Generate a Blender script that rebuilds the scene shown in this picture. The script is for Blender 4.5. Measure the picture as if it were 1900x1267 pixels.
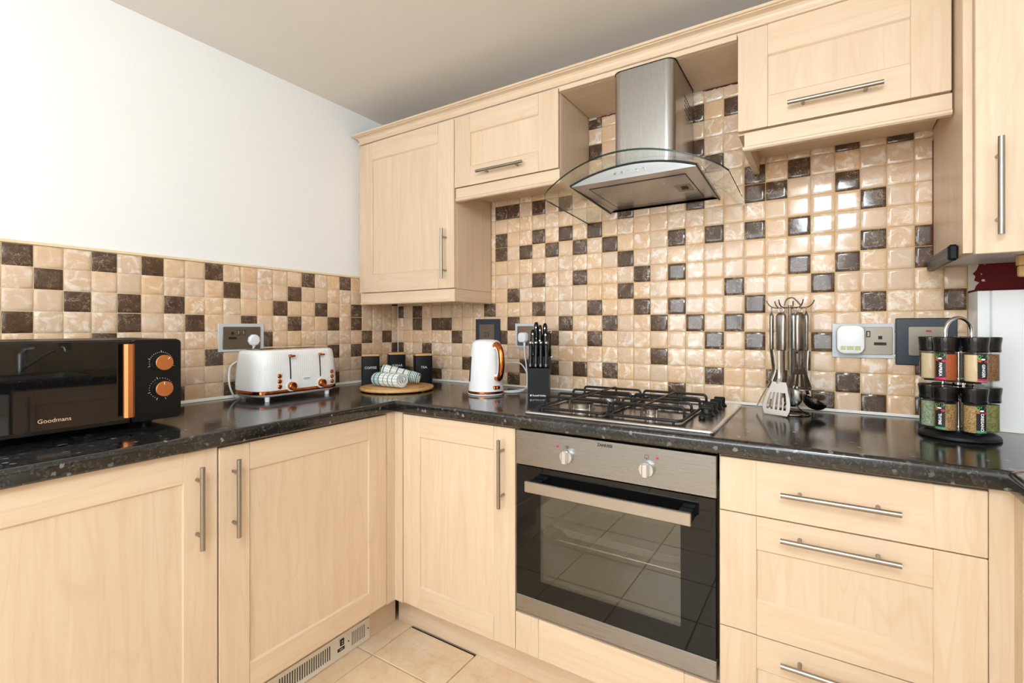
import bpy, bmesh, math, random
from mathutils import Vector, Matrix, noise as mnoise

random.seed(7)
PI = math.pi
for o in list(bpy.data.objects):
    bpy.data.objects.remove(o, do_unlink=True)
scene = bpy.context.scene
COL = scene.collection

# ------------------------------------------------------------------ camera
F_PX, CY_PX, YAW, ROLL = 901.8, 606.1, -0.5688, -0.001
cam_data = bpy.data.cameras.new('camera')
cam = bpy.data.objects.new('camera', cam_data)
COL.objects.link(cam)
cam_data.sensor_fit = 'HORIZONTAL'
cam_data.sensor_width = 36.0
cam_data.lens = F_PX / 1900.0 * 36.0
cam_data.shift_y = -(633.5 - CY_PX) / 1900.0
cam_data.clip_start = 0.02
_d = Vector((math.sin(YAW), math.cos(YAW), 0)); _r = Vector((math.cos(YAW), -math.sin(YAW), 0)); _u = Vector((0, 0, 1))
_r2 = _r * math.cos(ROLL) + _u * math.sin(ROLL); _u2 = _u * math.cos(ROLL) - _r * math.sin(ROLL)
CAM = Vector((1.953653, -1.9004282, 1.1866765))
M = Matrix((_r2, _u2, -_d)).transposed().to_4x4(); M.translation = CAM
cam.matrix_world = M
scene.camera = cam

# ------------------------------------------------------------------ world, exposure, lights
world = bpy.data.worlds.new('sky'); scene.world = world
world.use_nodes = True
world.node_tree.nodes['Background'].inputs[0].default_value = (0.80, 0.88, 1.0, 1)
world.node_tree.nodes['Background'].inputs[1].default_value = 1.0
vs = scene.view_settings
vs.view_transform = 'Standard'; vs.look = 'None'; vs.gamma = 1.0; vs.exposure = 0.19
vs.use_curve_mapping = False

CEIL = 2.25
ROOM_X, ROOM_Y = 2.87, -3.6          # right wall, wall behind the camera
CEILING_LAMP = 29.0                  # emission of the added globe lamp
def area_light(name, loc, direction, sx, sy, power, colour):
    l = bpy.data.lights.new(name, 'AREA'); l.shape = 'RECTANGLE'; l.size = sx; l.size_y = sy
    l.energy = power; l.color = colour
    o = bpy.data.objects.new(name, l); COL.objects.link(o); o.location = loc
    o.rotation_euler = Vector(direction).to_track_quat('-Z', 'Y').to_euler()
    return o
# fill light added behind the camera, shining in through an added window
area_light('window_daylight', (1.25, ROOM_Y - 0.12, 1.45), (0, 1, 0), 1.7, 1.3, 44, (0.90, 0.96, 1.0))

# ------------------------------------------------------------------ node material helpers
def lin(c):
    if isinstance(c, str):
        c = tuple(int(c[i:i + 2], 16) / 255 for i in (0, 2, 4))
    return tuple(((x / 12.92) if x <= 0.04045 else ((x + 0.055) / 1.055) ** 2.4) for x in c[:3]) + (1.0,)

class NT:
    def __init__(s, name):
        s.m = bpy.data.materials.new(name); s.m.use_nodes = True
        s.t = s.m.node_tree; s.b = s.t.nodes['Principled BSDF']
    def n(s, typ, **kw):
        nd = s.t.nodes.new(typ)
        for k, v in kw.items(): setattr(nd, k, v)
        return nd
    def l(s, a, b): s.t.links.new(a, b)
    def val(s, sock, v):
        if hasattr(v, 'links') or isinstance(v, bpy.types.NodeSocket): s.l(v, sock)
        else: sock.default_value = v
    def math(s, op, a, b=None, c=None):
        nd = s.n('ShaderNodeMath', operation=op)
        s.val(nd.inputs[0], a)
        if b is not None: s.val(nd.inputs[1], b)
        if c is not None: s.val(nd.inputs[2], c)
        return nd.outputs[0]
    def vmath(s, op, a, b=None):
        nd = s.n('ShaderNodeVectorMath', operation=op)
        s.val(nd.inputs[0], a)
        if b is not None: s.val(nd.inputs[1], b)
        return nd.outputs[0]
    def noise(s, vec, scale, detail=3, rough=0.5, dist=0.0):
        nd = s.n('ShaderNodeTexNoise')
        s.l(vec, nd.inputs['Vector']); nd.inputs['Scale'].default_value = scale
        nd.inputs['Detail'].default_value = detail; nd.inputs['Roughness'].default_value = rough
        nd.inputs['Distortion'].default_value = dist
        return nd
    def ramp(s, fac, stops, interp='LINEAR'):
        nd = s.n('ShaderNodeValToRGB'); s.l(fac, nd.inputs[0])
        e = nd.color_ramp.elements; nd.color_ramp.interpolation = interp
        while len(e) < len(stops): e.new(0.5)
        for i, (p, c) in enumerate(stops):
            e[i].position = p; e[i].color = c if len(c) == 4 else tuple(c) + (1,)
        return nd.outputs[0]
    def mix(s, fac, a, b, blend='MIX'):
        nd = s.n('ShaderNodeMix', data_type='RGBA', blend_type=blend)
        s.val(nd.inputs[0], fac); s.val(nd.inputs[6], a); s.val(nd.inputs[7], b)
        return nd.outputs[2]
    def obj(s): return s.n('ShaderNodeTexCoord').outputs['Object']
    def rnd(s):
        a = s.n('ShaderNodeObjectInfo').outputs['Random']; b = s.n('ShaderNodeNewGeometry').outputs['Random Per Island']
        return s.math('FRACT', s.math('ADD', a, b))
    def offset(s, k=37.0):
        r = s.rnd()
        c = s.n('ShaderNodeCombineXYZ'); s.l(s.math('MULTIPLY', r, k), c.inputs[0]); s.l(s.math('MULTIPLY', r, k * 1.7), c.inputs[1]); s.l(s.math('MULTIPLY', r, k * 0.6), c.inputs[2])
        return s.vmath('ADD', s.obj(), c.outputs[0])
    def scalev(s, v, sc):
        nd = s.n('ShaderNodeMapping'); s.l(v, nd.inputs[0]); nd.inputs['Scale'].default_value = sc
        return nd.outputs[0]
    def bump(s, h, strength, dist=0.001):
        nd = s.n('ShaderNodeBump'); s.l(h, nd.inputs['Height'])
        nd.inputs['Strength'].default_value = strength; nd.inputs['Distance'].default_value = dist
        s.l(nd.outputs[0], s.b.inputs['Normal']); return nd
    def set(s, **kw):
        for k, v in kw.items():
            s.val(s.b.inputs[k.replace('_', ' ')], v)
        return s

MAT = {}
def plain(name, colour, rough=0.5, metal=0.0, **kw):
    t = NT(name); t.set(Base_Color=lin(colour), Roughness=rough, Metallic=metal)
    for k, v in kw.items(): t.b.inputs[k.replace('_', ' ')].default_value = v
    # faint mottling so that no surface is perfectly even
    n = t.noise(t.obj(), 35, 2)
    k = 0.015 if metal > 0.3 else 0.06; t.l(t.math('MULTIPLY_ADD', n.outputs[0], k, max(rough - k / 2, 0.0)), t.b.inputs['Roughness'])
    MAT[name] = t.m; return t.m

def maple(name, axis):
    t = NT(name)
    v = t.offset(11.0)
    lo, hi = 1.1, 17.0
    sc = [hi, hi, hi]; sc['xyz'.index(axis)] = lo
    g = t.scalev(v, sc)
    n1 = t.noise(g, 2.2, 5, 0.55, 0.7)
    sc2 = [90, 90, 90]; sc2['xyz'.index(axis)] = 2.0
    n2 = t.noise(t.scalev(v, sc2), 1.5, 3)
    wv = t.n('ShaderNodeTexWave', wave_type='RINGS', rings_direction='SPHERICAL')
    sc3 = [2.2, 2.2, 2.2]; sc3['xyz'.index(axis)] = 0.45
    t.l(t.scalev(v, sc3), wv.inputs['Vector']); wv.inputs['Scale'].default_value = 5.0; wv.inputs['Distortion'].default_value = 6.0
    wv.inputs['Detail'].default_value = 3.0; wv.inputs['Detail Scale'].default_value = 1.2
    base = t.ramp(n1.outputs[0], [(0.25, lin('D8BD9E')), (0.5, lin('DCC3A7')), (0.75, lin('E0C9AF'))])
    c = t.mix(t.math('MULTIPLY', t.ramp(wv.outputs[0], [(0.0, (1, 1, 1)), (0.12, (0.25, 0.25, 0.25)), (0.3, (0, 0, 0))]), 0.12), base, lin('CBA277'))
    c = t.mix(t.math('MULTIPLY', t.ramp(n2.outputs[0], [(0.55, (0, 0, 0)), (0.75, (1, 1, 1))]), 0.16), c, lin('C9A277'))
    sc4 = [5.5, 5.5, 5.5]; sc4['xyz'.index(axis)] = 0.75
    nl = t.noise(t.scalev(v, sc4), 1.0, 2, 0.45, 0.4)
    fig = t.math('PINGPONG', t.math('MULTIPLY', nl.outputs[0], 26.0), 1.0)
    c = t.mix(t.math('MULTIPLY', t.ramp(fig, [(0.0, (1, 1, 1)), (0.22, (0, 0, 0))]), t.math('MULTIPLY', n1.outputs[0], 0.30)), c, lin('C59A6C'))
    hs = t.n('ShaderNodeHueSaturation'); t.l(c, hs.inputs['Color'])
    t.l(t.math('MULTIPLY_ADD', t.rnd(), 0.07, 0.965), hs.inputs['Value'])
    t.l(hs.outputs[0], t.b.inputs['Base Color'])
    t.set(Roughness=0.38)
    t.b.inputs['Specular IOR Level'].default_value = 0.35
    t.bump(n2.outputs[0], 0.03, 0.0005)
    MAT[name] = t.m
maple('maple_x', 'x'); maple('maple_y', 'y'); maple('maple_z', 'z')

def steel(name, colour, rough, axis='x', bump=0.02):
    t = NT(name)
    sc = [700, 700, 700]; sc['xyz'.index(axis)] = 6
    n = t.noise(t.scalev(t.obj(), sc), 1.0, 2)
    t.set(Base_Color=lin(colour), Metallic=1.0)
    t.l(t.math('MULTIPLY_ADD', n.outputs[0], 0.06, rough - 0.03), t.b.inputs['Roughness'])
    t.bump(n.outputs[0], bump, 0.0001)
    MAT[name] = t.m
steel('steel_x', 'AEADAC', 0.34, 'x'); steel('steel_z', 'BAB9B8', 0.28, 'z'); steel('steel_oven', '9D9B9A', 0.28, 'x')
steel('hob_steel', 'C9C7C5', 0.20, 'x'); steel('handle_steel', 'A39B91', 0.34, 'z'); steel('oven_bar', 'B3ABA3', 0.34, 'x'); steel('nickel', '857C70', 0.38, 'x')

def beige_tile():
    t = NT('beige_tile')
    v = t.offset(53.0); r = t.rnd()
    n1 = t.noise(v, 26, 6, 0.62, 1.2); n2 = t.noise(v, 60, 5, 0.7, 2.5); n3 = t.noise(v, 9, 3, 0.5)
    base = t.mix(n3.outputs[0], lin('D6AE88'), lin('E0C09F'))
    amt = t.ramp(r, [(0.0, (0.2, 0.2, 0.2)), (0.3, (0.45, 0.45, 0.45)), (0.6, (1, 1, 1)), (1.0, (1, 1, 1))])
    c = t.mix(t.math('MULTIPLY', t.ramp(n1.outputs[0], [(0.5, (0, 0, 0)), (0.62, (1, 1, 1))]), t.math('MULTIPLY', amt, 0.9)), base, lin('F1E0D0'))
    c = t.mix(t.math('MULTIPLY', t.ramp(n1.outputs[0], [(0.28, (1, 1, 1)), (0.42, (0, 0, 0))]), t.math('MULTIPLY', amt, 0.65)), c, lin('D09A68'))
    c = t.mix(t.math('MULTIPLY', t.ramp(n2.outputs[0], [(0.60, (0, 0, 0)), (0.68, (1, 1, 1))]), t.math('MULTIPLY', amt, 0.55)), c, lin('F7E9DA'))
    hs = t.n('ShaderNodeHueSaturation'); t.l(c, hs.inputs['Color'])
    r2 = t.math('FRACT', t.math('MULTIPLY', r, 7.31))
    t.l(t.math('MULTIPLY_ADD', r2, 0.10, 0.94), hs.inputs['Value']); t.l(t.math('MULTIPLY_ADD', r2, 0.2, 0.85), hs.inputs['Saturation'])
    t.l(hs.outputs[0], t.b.inputs['Base Color'])
    t.set(Roughness=0.10)
    t.bump(t.noise(v, 40, 2).outputs[0], 0.12, 0.0012)
    MAT['beige_tile'] = t.m
beige_tile()

def dark_tile():
    t = NT('dark_tile')
    v = t.offset(41.0); r = t.rnd()
    n1 = t.noise(v, 30, 5, 0.65, 1.5)
    base = t.mix(n1.outputs[0], lin('382820'), lin('634937'))
    def ridge(scale, width, dist, seed):
        n = t.noise(t.vmath('ADD', v, (seed, seed * 0.7, -seed)), scale, 3, 0.6, dist)
        return t.ramp(t.math('ABSOLUTE', t.math('SUBTRACT', n.outputs[0], 0.5)), [(0.0, (1, 1, 1)), (width, (0, 0, 0))])
    msk = t.noise(v, 30, 2)
    veins = t.math('MAXIMUM', ridge(34, 0.018, 1.2, 3.1), t.math('MULTIPLY', ridge(66, 0.026, 1.5, 9.7), 0.5))
    vein = t.math('MULTIPLY', veins, t.ramp(msk.outputs[0], [(0.40, (0.08, 0.08, 0.08)), (0.60, (1, 1, 1))]))
    vc = t.mix(t.math('FRACT', t.math('MULTIPLY', r, 5.7)), lin('AD825A'), lin('D3C2AC'))
    c = t.mix(t.math('MULTIPLY', vein, 0.9), base, vc)
    t.l(c, t.b.inputs['Base Color']); t.set(Roughness=0.09)
    t.bump(t.noise(v, 40, 2).outputs[0], 0.12, 0.0012)
    MAT['dark_tile'] = t.m
dark_tile()

def worktop_mat():
    t = NT('worktop_laminate')
    v = t.obj()
    nz = t.noise(v, 75, 4, 0.7)
    s = t.n('ShaderNodeVectorMath', operation='SCALE'); t.l(nz.outputs[1], s.inputs[0]); s.inputs['Scale'].default_value = 0.018
    w = t.vmath('ADD', v, s.outputs[0])
    vo = t.n('ShaderNodeTexVoronoi', feature='F1'); t.l(w, vo.inputs['Vector']); vo.inputs['Scale'].default_value = 88
    sep = t.n('ShaderNodeSeparateColor'); t.l(vo.outputs['Color'], sep.inputs[0])
    inside = t.ramp(vo.outputs['Distance'], [(0.40, (1, 1, 1)), (0.55, (0, 0, 0))])
    f1 = t.math('MULTIPLY', t.ramp(sep.outputs[0], [(0.915, (0, 0, 0)), (0.94, (1, 1, 1))]), inside)
    vo2 = t.n('ShaderNodeTexVoronoi', feature='F1'); t.l(w, vo2.inputs['Vector']); vo2.inputs['Scale'].default_value = 210
    sep2 = t.n('ShaderNodeSeparateColor'); t.l(vo2.outputs['Color'], sep2.inputs[0])
    f2 = t.ramp(sep2.outputs[1], [(0.70, (0, 0, 0)), (0.85, (1, 1, 1))])
    n = t.noise(v, 30, 5, 0.7)
    base = t.ramp(n.outputs[0], [(0.35, lin('0B0B0B')), (0.65, lin('1A1918'))])
    c = t.mix(t.math('MULTIPLY', f2, 0.40), base, lin('4A4845'))
    c = t.mix(t.math('MULTIPLY', f1, 0.75), c, t.mix(sep.outputs[2], lin('4E4D4B'), lin('8B8A86')))
    t.l(c, t.b.inputs['Base Color'])
    t.set(Roughness=0.14)
    t.b.inputs['Specular IOR Level'].default_value = 0.85
    b1 = t.noise(t.scalev(v, (60, 160, 60)), 3.0, 2)
    t.bump(b1.outputs[0], 0.03, 0.0004)
    MAT['worktop'] = t.m
worktop_mat()

def floor_tile_mat():
    t = NT('floor_tile'); v = t.offset(5.0)
    n1 = t.noise(v, 9, 6, 0.6, 0.6); n2 = t.noise(v, 45, 5, 0.7)
    c = t.ramp(n1.outputs[0], [(0.3, lin('EBCBA4')), (0.55, lin('F1D8B6')), (0.75, lin('F5E2C8'))])
    c = t.mix(t.math('MULTIPLY', t.ramp(n2.outputs[0], [(0.5, (0, 0, 0)), (0.7, (1, 1, 1))]), 0.4), c, lin('D8B083'))
    t.l(c, t.b.inputs['Base Color']); t.set(Roughness=0.32); t.bump(n2.outputs[0], 0.06, 0.001)
    MAT['floor_tile'] = t.m
floor_tile_mat()

def paint(name, colour, rough=0.75):
    t = NT(name); v = t.obj(); n = t.noise(v, 120, 3); n2 = t.noise(v, 2.5, 2)
    c0 = lin(colour); c1 = tuple(x * 0.97 for x in c0[:3]) + (1,)
    t.l(t.mix(n2.outputs[0], c0, c1), t.b.inputs['Base Color']); t.set(Roughness=rough); t.bump(n.outputs[0], 0.08, 0.0006)
    MAT[name] = t.m
paint('white_paint', 'F2F1F0'); paint('ceiling_paint', 'EBE4DC'); paint('grout', 'DDB982'); paint('grout_left', 'E2C9A2'); paint('dark_screed', '3A332C')
paint('red_paint', '64090F', 0.85); paint('plaster', 'CFC0AC'); paint('cream_trim', 'EAD3AC'); paint('silicone', 'F1EEE8', 0.4); paint('floor_grout', 'DCCBB2')
plain('white_plastic', 'F3F3F3', 0.25); plain('toaster_white', 'F4F4F5', 0.16); plain('kettle_white', 'F2F2F3', 0.13)
plain('black_plastic', '0D0D0F', 0.38, **{'Specular IOR Level': 0.35}); plain('black_gloss', '08080A', 0.30, **{'Specular IOR Level': 0.35}); plain('matt_black', '101114', 0.5, **{'Specular IOR Level': 0.25}); plain('knife_block_black', '0C0D10', 0.45, **{'Specular IOR Level': 0.25})
plain('chrome', 'D8D8D8', 0.08, 1.0); plain('copper', 'BC6A38', 0.14, 1.0); plain('copper_satin', 'CE7E48', 0.42, 0.75); plain('bright_steel', 'DAD8D5', 0.22, 1.0)
plain('utensil_steel', '9B958E', 0.25, 1.0); plain('dark_utensil_steel', '4E4B48', 0.22, 1.0); plain('cast_iron', '0E0E12', 0.42, **{'Specular IOR Level': 0.4}); plain('burner_cap', '3A2A20', 0.42, 0.3); plain('burner_body', 'A69B8C', 0.35, 0.9)
plain('bamboo', 'CF9A5E', 0.42); plain('canister_black', '0C0D11', 0.42, **{'Specular IOR Level': 0.25}); plain('white_print', 'F4F4F4', 0.5); plain('gold_print', 'D9B48A', 0.4); plain('dark_print', '191919', 0.5)
plain('switch_navy', '2A333E', 0.32); plain('dark_slot', '0A0908', 0.6); plain('red_print', 'C8102E', 0.45); plain('neon_red', 'B0301F', 0.3); plain('grey_plastic', '6E6A66', 0.4)
plain('aluminium', 'E3E1DE', 0.30, 0.35); plain('knob_silver', 'D6D3CF', 0.30, 0.75); plain('clear_plate', 'C9CCD0', 0.18); plain('cord_white', 'ECEEF2', 0.35)
plain('jar_lid', '101011', 0.16); plain('vent_panel', 'E6DFD3', 0.35, 0.2); plain('orange_print', 'D9552A', 0.5); plain('oven_enamel', 'B5B1A4', 0.4); plain('green_print', '5FA65A', 0.5); plain('magenta_print', 'D11E63', 0.5)
plain('liner_green', '3E9E6E', 0.5); plain('brown_edge', '8A5A34', 0.5); plain('freshener_gel', 'B9BE86', 0.3); plain('wire_steel', '8F8A86', 0.22, 1.0); plain('timber', 'D9AE72', 0.55)

def glossy_black_glass(name, ior):
    t = NT(name); t.set(Base_Color=(0.004, 0.004, 0.0045, 1), Roughness=0.02)
    t.b.inputs['IOR'].default_value = ior; t.b.inputs['Specular IOR Level'].default_value = 0.5
    n = t.noise(t.obj(), 9, 2); t.bump(n.outputs[0], 0.02, 0.002)
    MAT[name] = t.m
glossy_black_glass('black_glass', 1.42); glossy_black_glass('microwave_glass', 1.62)

def clear_glass(name, tint, ior, tints_edge=None):
    """thin pane: straight-through transmission plus fresnel reflection"""
    m = bpy.data.materials.new(name); m.use_nodes = True; t = m.node_tree; t.nodes.clear()
    out = t.nodes.new('ShaderNodeOutputMaterial'); mx = t.nodes.new('ShaderNodeMixShader')
    tr = t.nodes.new('ShaderNodeBsdfTransparent'); gl = t.nodes.new('ShaderNodeBsdfGlossy'); fr = t.nodes.new('ShaderNodeMath'); fr.operation = 'MULTIPLY_ADD'; pw = t.nodes.new('ShaderNodeMath'); pw.operation = 'POWER'; lw = t.nodes.new('ShaderNodeLayerWeight')
    tr.inputs[0].default_value = tint; gl.inputs['Roughness'].default_value = 0.015; gl.inputs[0].default_value = (1, 1, 1, 1); f0 = ((ior - 1) / (ior + 1)) ** 2; pw.inputs[1].default_value = 5.0; fr.inputs[1].default_value = 1 - f0; fr.inputs[2].default_value = f0; t.links.new(lw.outputs['Facing'], pw.inputs[0]); t.links.new(pw.outputs[0], fr.inputs[0])
    nz = t.nodes.new('ShaderNodeTexNoise'); nz.inputs['Scale'].default_value = 6; bp = t.nodes.new('ShaderNodeBump'); bp.inputs['Strength'].default_value = 0.01
    t.links.new(nz.outputs[0], bp.inputs['Height']); t.links.new(bp.outputs[0], gl.inputs['Normal'])
    t.links.new(fr.outputs[0], mx.inputs[0]); t.links.new(tr.outputs[0], mx.inputs[1]); t.links.new(gl.outputs[0], mx.inputs[2]); t.links.new(mx.outputs[0], out.inputs[0])
    MAT[name] = m
clear_glass('canopy_glass', (0.93, 0.95, 0.93, 1), 1.35); clear_glass('canopy_edge', (0.03, 0.10, 0.085, 1), 1.5); clear_glass('jar_glass', (0.93, 0.93, 0.93, 1), 1.3)
clear_glass('oven_pane', (0.60, 0.60, 0.56, 1), 1.85); clear_glass('window_glass', (0.97, 0.98, 0.98, 1), 1.3)

def emit(name, colour, strength):
    t = NT(name); t.set(Base_Color=lin(colour)); t.b.inputs['Emission Color'].default_value = lin(colour); t.b.inputs['Emission Strength'].default_value = strength
    MAT[name] = t.m
emit('lamp_diffuser', (0.915, 0.97, 1.0), CEILING_LAMP)

def spice_mat(name, a, b, scale=260):
    t = NT(name); v = t.obj(); n = t.noise(v, scale, 3, 0.7); t.l(t.ramp(n.outputs[0], [(0.38, lin(a)), (0.62, lin(b))]), t.b.inputs['Base Color']); t.set(Roughness=0.8); t.bump(n.outputs[0], 0.4, 0.002)
    MAT[name] = t.m
spice_mat('garlic_powder', 'D9BC8B', 'E9D3AA', 500); spice_mat('paprika_powder', 'A84A1C', 'BE5F2B', 700); spice_mat('ginger_powder', 'E6C796', 'EED5A8', 700); spice_mat('cumin', '6D4A2C', 'A37A4E', 300)
spice_mat('parsley', '77835E', 'B4BB9B', 240); spice_mat('thyme', '7A5B33', 'C09A62', 320); spice_mat('oregano', '8F6C3C', 'CDA66B', 280); spice_mat('mixed_herbs', '6A6A33', '9C9A5B', 280)

def bamboo_mat():
    t = NT('bamboo_board'); v = t.obj(); n = t.noise(t.scalev(v, (4, 90, 20)), 1.5, 4, 0.6)
    t.l(t.ramp(n.outputs[0], [(0.3, lin('C08A4C')), (0.5, lin('D2A062')), (0.72, lin('DDB078'))]), t.b.inputs['Base Color']); t.set(Roughness=0.4)
    MAT['bamboo_board'] = t.m
bamboo_mat()

def towel_mat(name, phase):
    """white cotton with teal check: woven lines around the roll (local x) and along it (angle)"""
    t = NT(name); v = t.obj(); sx = t.n('ShaderNodeSeparateXYZ'); t.l(v, sx.inputs[0])
    def line(coord, period, width, off=0.0):
        f = t.math('FRACT', t.math('ADD', t.math('DIVIDE', coord, period), off))
        return t.math('LESS_THAN', f, width)
    ang = t.math('ARCTAN2', sx.outputs[1], sx.outputs[2])
    wob = t.math('MULTIPLY_ADD', t.noise(v, 25, 2).outputs[0], 0.006, sx.outputs[0])
    a = line(wob, 0.030, 0.16, phase)
    b = t.math('MULTIPLY', line(wob, 0.0075, 0.38, 0.1), t.math('GREATER_THAN', t.math('MULTIPLY', sx.outputs[0], 1.0 if phase > 0.4 else -1.0), 0.030))
    c = line(ang, 0.42, 0.22, 0.3)
    col = t.mix(t.math('MULTIPLY', c, 0.55), lin('EDE9E4'), lin('5E9C9C'))
    col = t.mix(t.math('MAXIMUM', a, b), col, lin('2F7F80'))
    t.l(col, t.b.inputs['Base Color']); t.set(Roughness=0.95)
    n = t.noise(v, 500, 2); t.bump(n.outputs[0], 0.5, 0.001)
    MAT[name] = t.m
towel_mat('towel_check', 0.15); towel_mat('towel_check_far', 0.55)
paint('towel_edge', 'EFEBE6', 0.95)

def emboss_white():
    t = NT('toaster_emboss'); v = t.obj(); sx = t.n('ShaderNodeSeparateXYZ'); t.l(v, sx.inputs[0])
    # vertical faceted pleats whose crest wanders in a slow zig-zag
    zz = t.math('PINGPONG', t.math('MULTIPLY', sx.outputs[2], 1.0), 0.018)
    along = t.math('ADD', t.math('MULTIPLY_ADD', sx.outputs[1], 1.0, t.math('MULTIPLY', sx.outputs[0], 0.8)), t.math('MULTIPLY', zz, 0.16))
    h = t.math('PINGPONG', along, 0.0045)
    t.set(Base_Color=lin('F4F4F5'), Roughness=0.17); t.bump(t.math('MULTIPLY', h, 220.0), 0.28, 0.0012)
    MAT['toaster_emboss'] = t.m
emboss_white()

def panel_emboss():
    t = NT('microwave_panel'); v = t.obj(); sx = t.n('ShaderNodeSeparateXYZ'); t.l(v, sx.inputs[0])
    zz = t.math('PINGPONG', sx.outputs[0], 0.016); h = t.math('PINGPONG', t.math('ADD', sx.outputs[2], t.math('MULTIPLY', zz, 0.9)), 0.006)
    low = t.math('LESS_THAN', sx.outputs[2], 0.085)
    t.set(Base_Color=lin('0B0B0D'), Roughness=0.34); t.b.inputs['Specular IOR Level'].default_value = 0.35
    t.bump(t.math('MULTIPLY', t.math('MULTIPLY', h, 160.0), low), 0.25, 0.0012)
    MAT['microwave_panel'] = t.m
panel_emboss()
def right_wall_mat():
    t = NT('distant_tiling'); v = t.obj(); mp = t.n('ShaderNodeMapping'); t.l(v, mp.inputs[0]); mp.inputs['Rotation'].default_value = (PI / 2, 0, PI / 2)
    ck = t.n('ShaderNodeTexBrick'); t.l(v, ck.inputs['Vector'])
    sx = t.n('ShaderNodeSeparateXYZ'); t.l(v, sx.inputs[0]); cb = t.n('ShaderNodeCombineXYZ'); t.l(sx.outputs[1], cb.inputs[0]); t.l(sx.outputs[2], cb.inputs[1])
    t.l(cb.outputs[0], ck.inputs['Vector']); ck.offset = 0; ck.inputs['Scale'].default_value = 1; ck.inputs['Brick Width'].default_value = 0.067; ck.inputs['Row Height'].default_value = 0.065; ck.inputs['Mortar Size'].default_value = 0.0015
    ck.inputs['Bias'].default_value = -0.45
    ck.inputs['Color1'].default_value = lin('E0BE98'); ck.inputs['Color2'].default_value = lin('42302A'); ck.inputs['Mortar'].default_value = lin('DDB982')
    t.l(ck.outputs[0], t.b.inputs['Base Color']); t.set(Roughness=0.12)
    MAT['distant_tiling'] = t.m
right_wall_mat()

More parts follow.
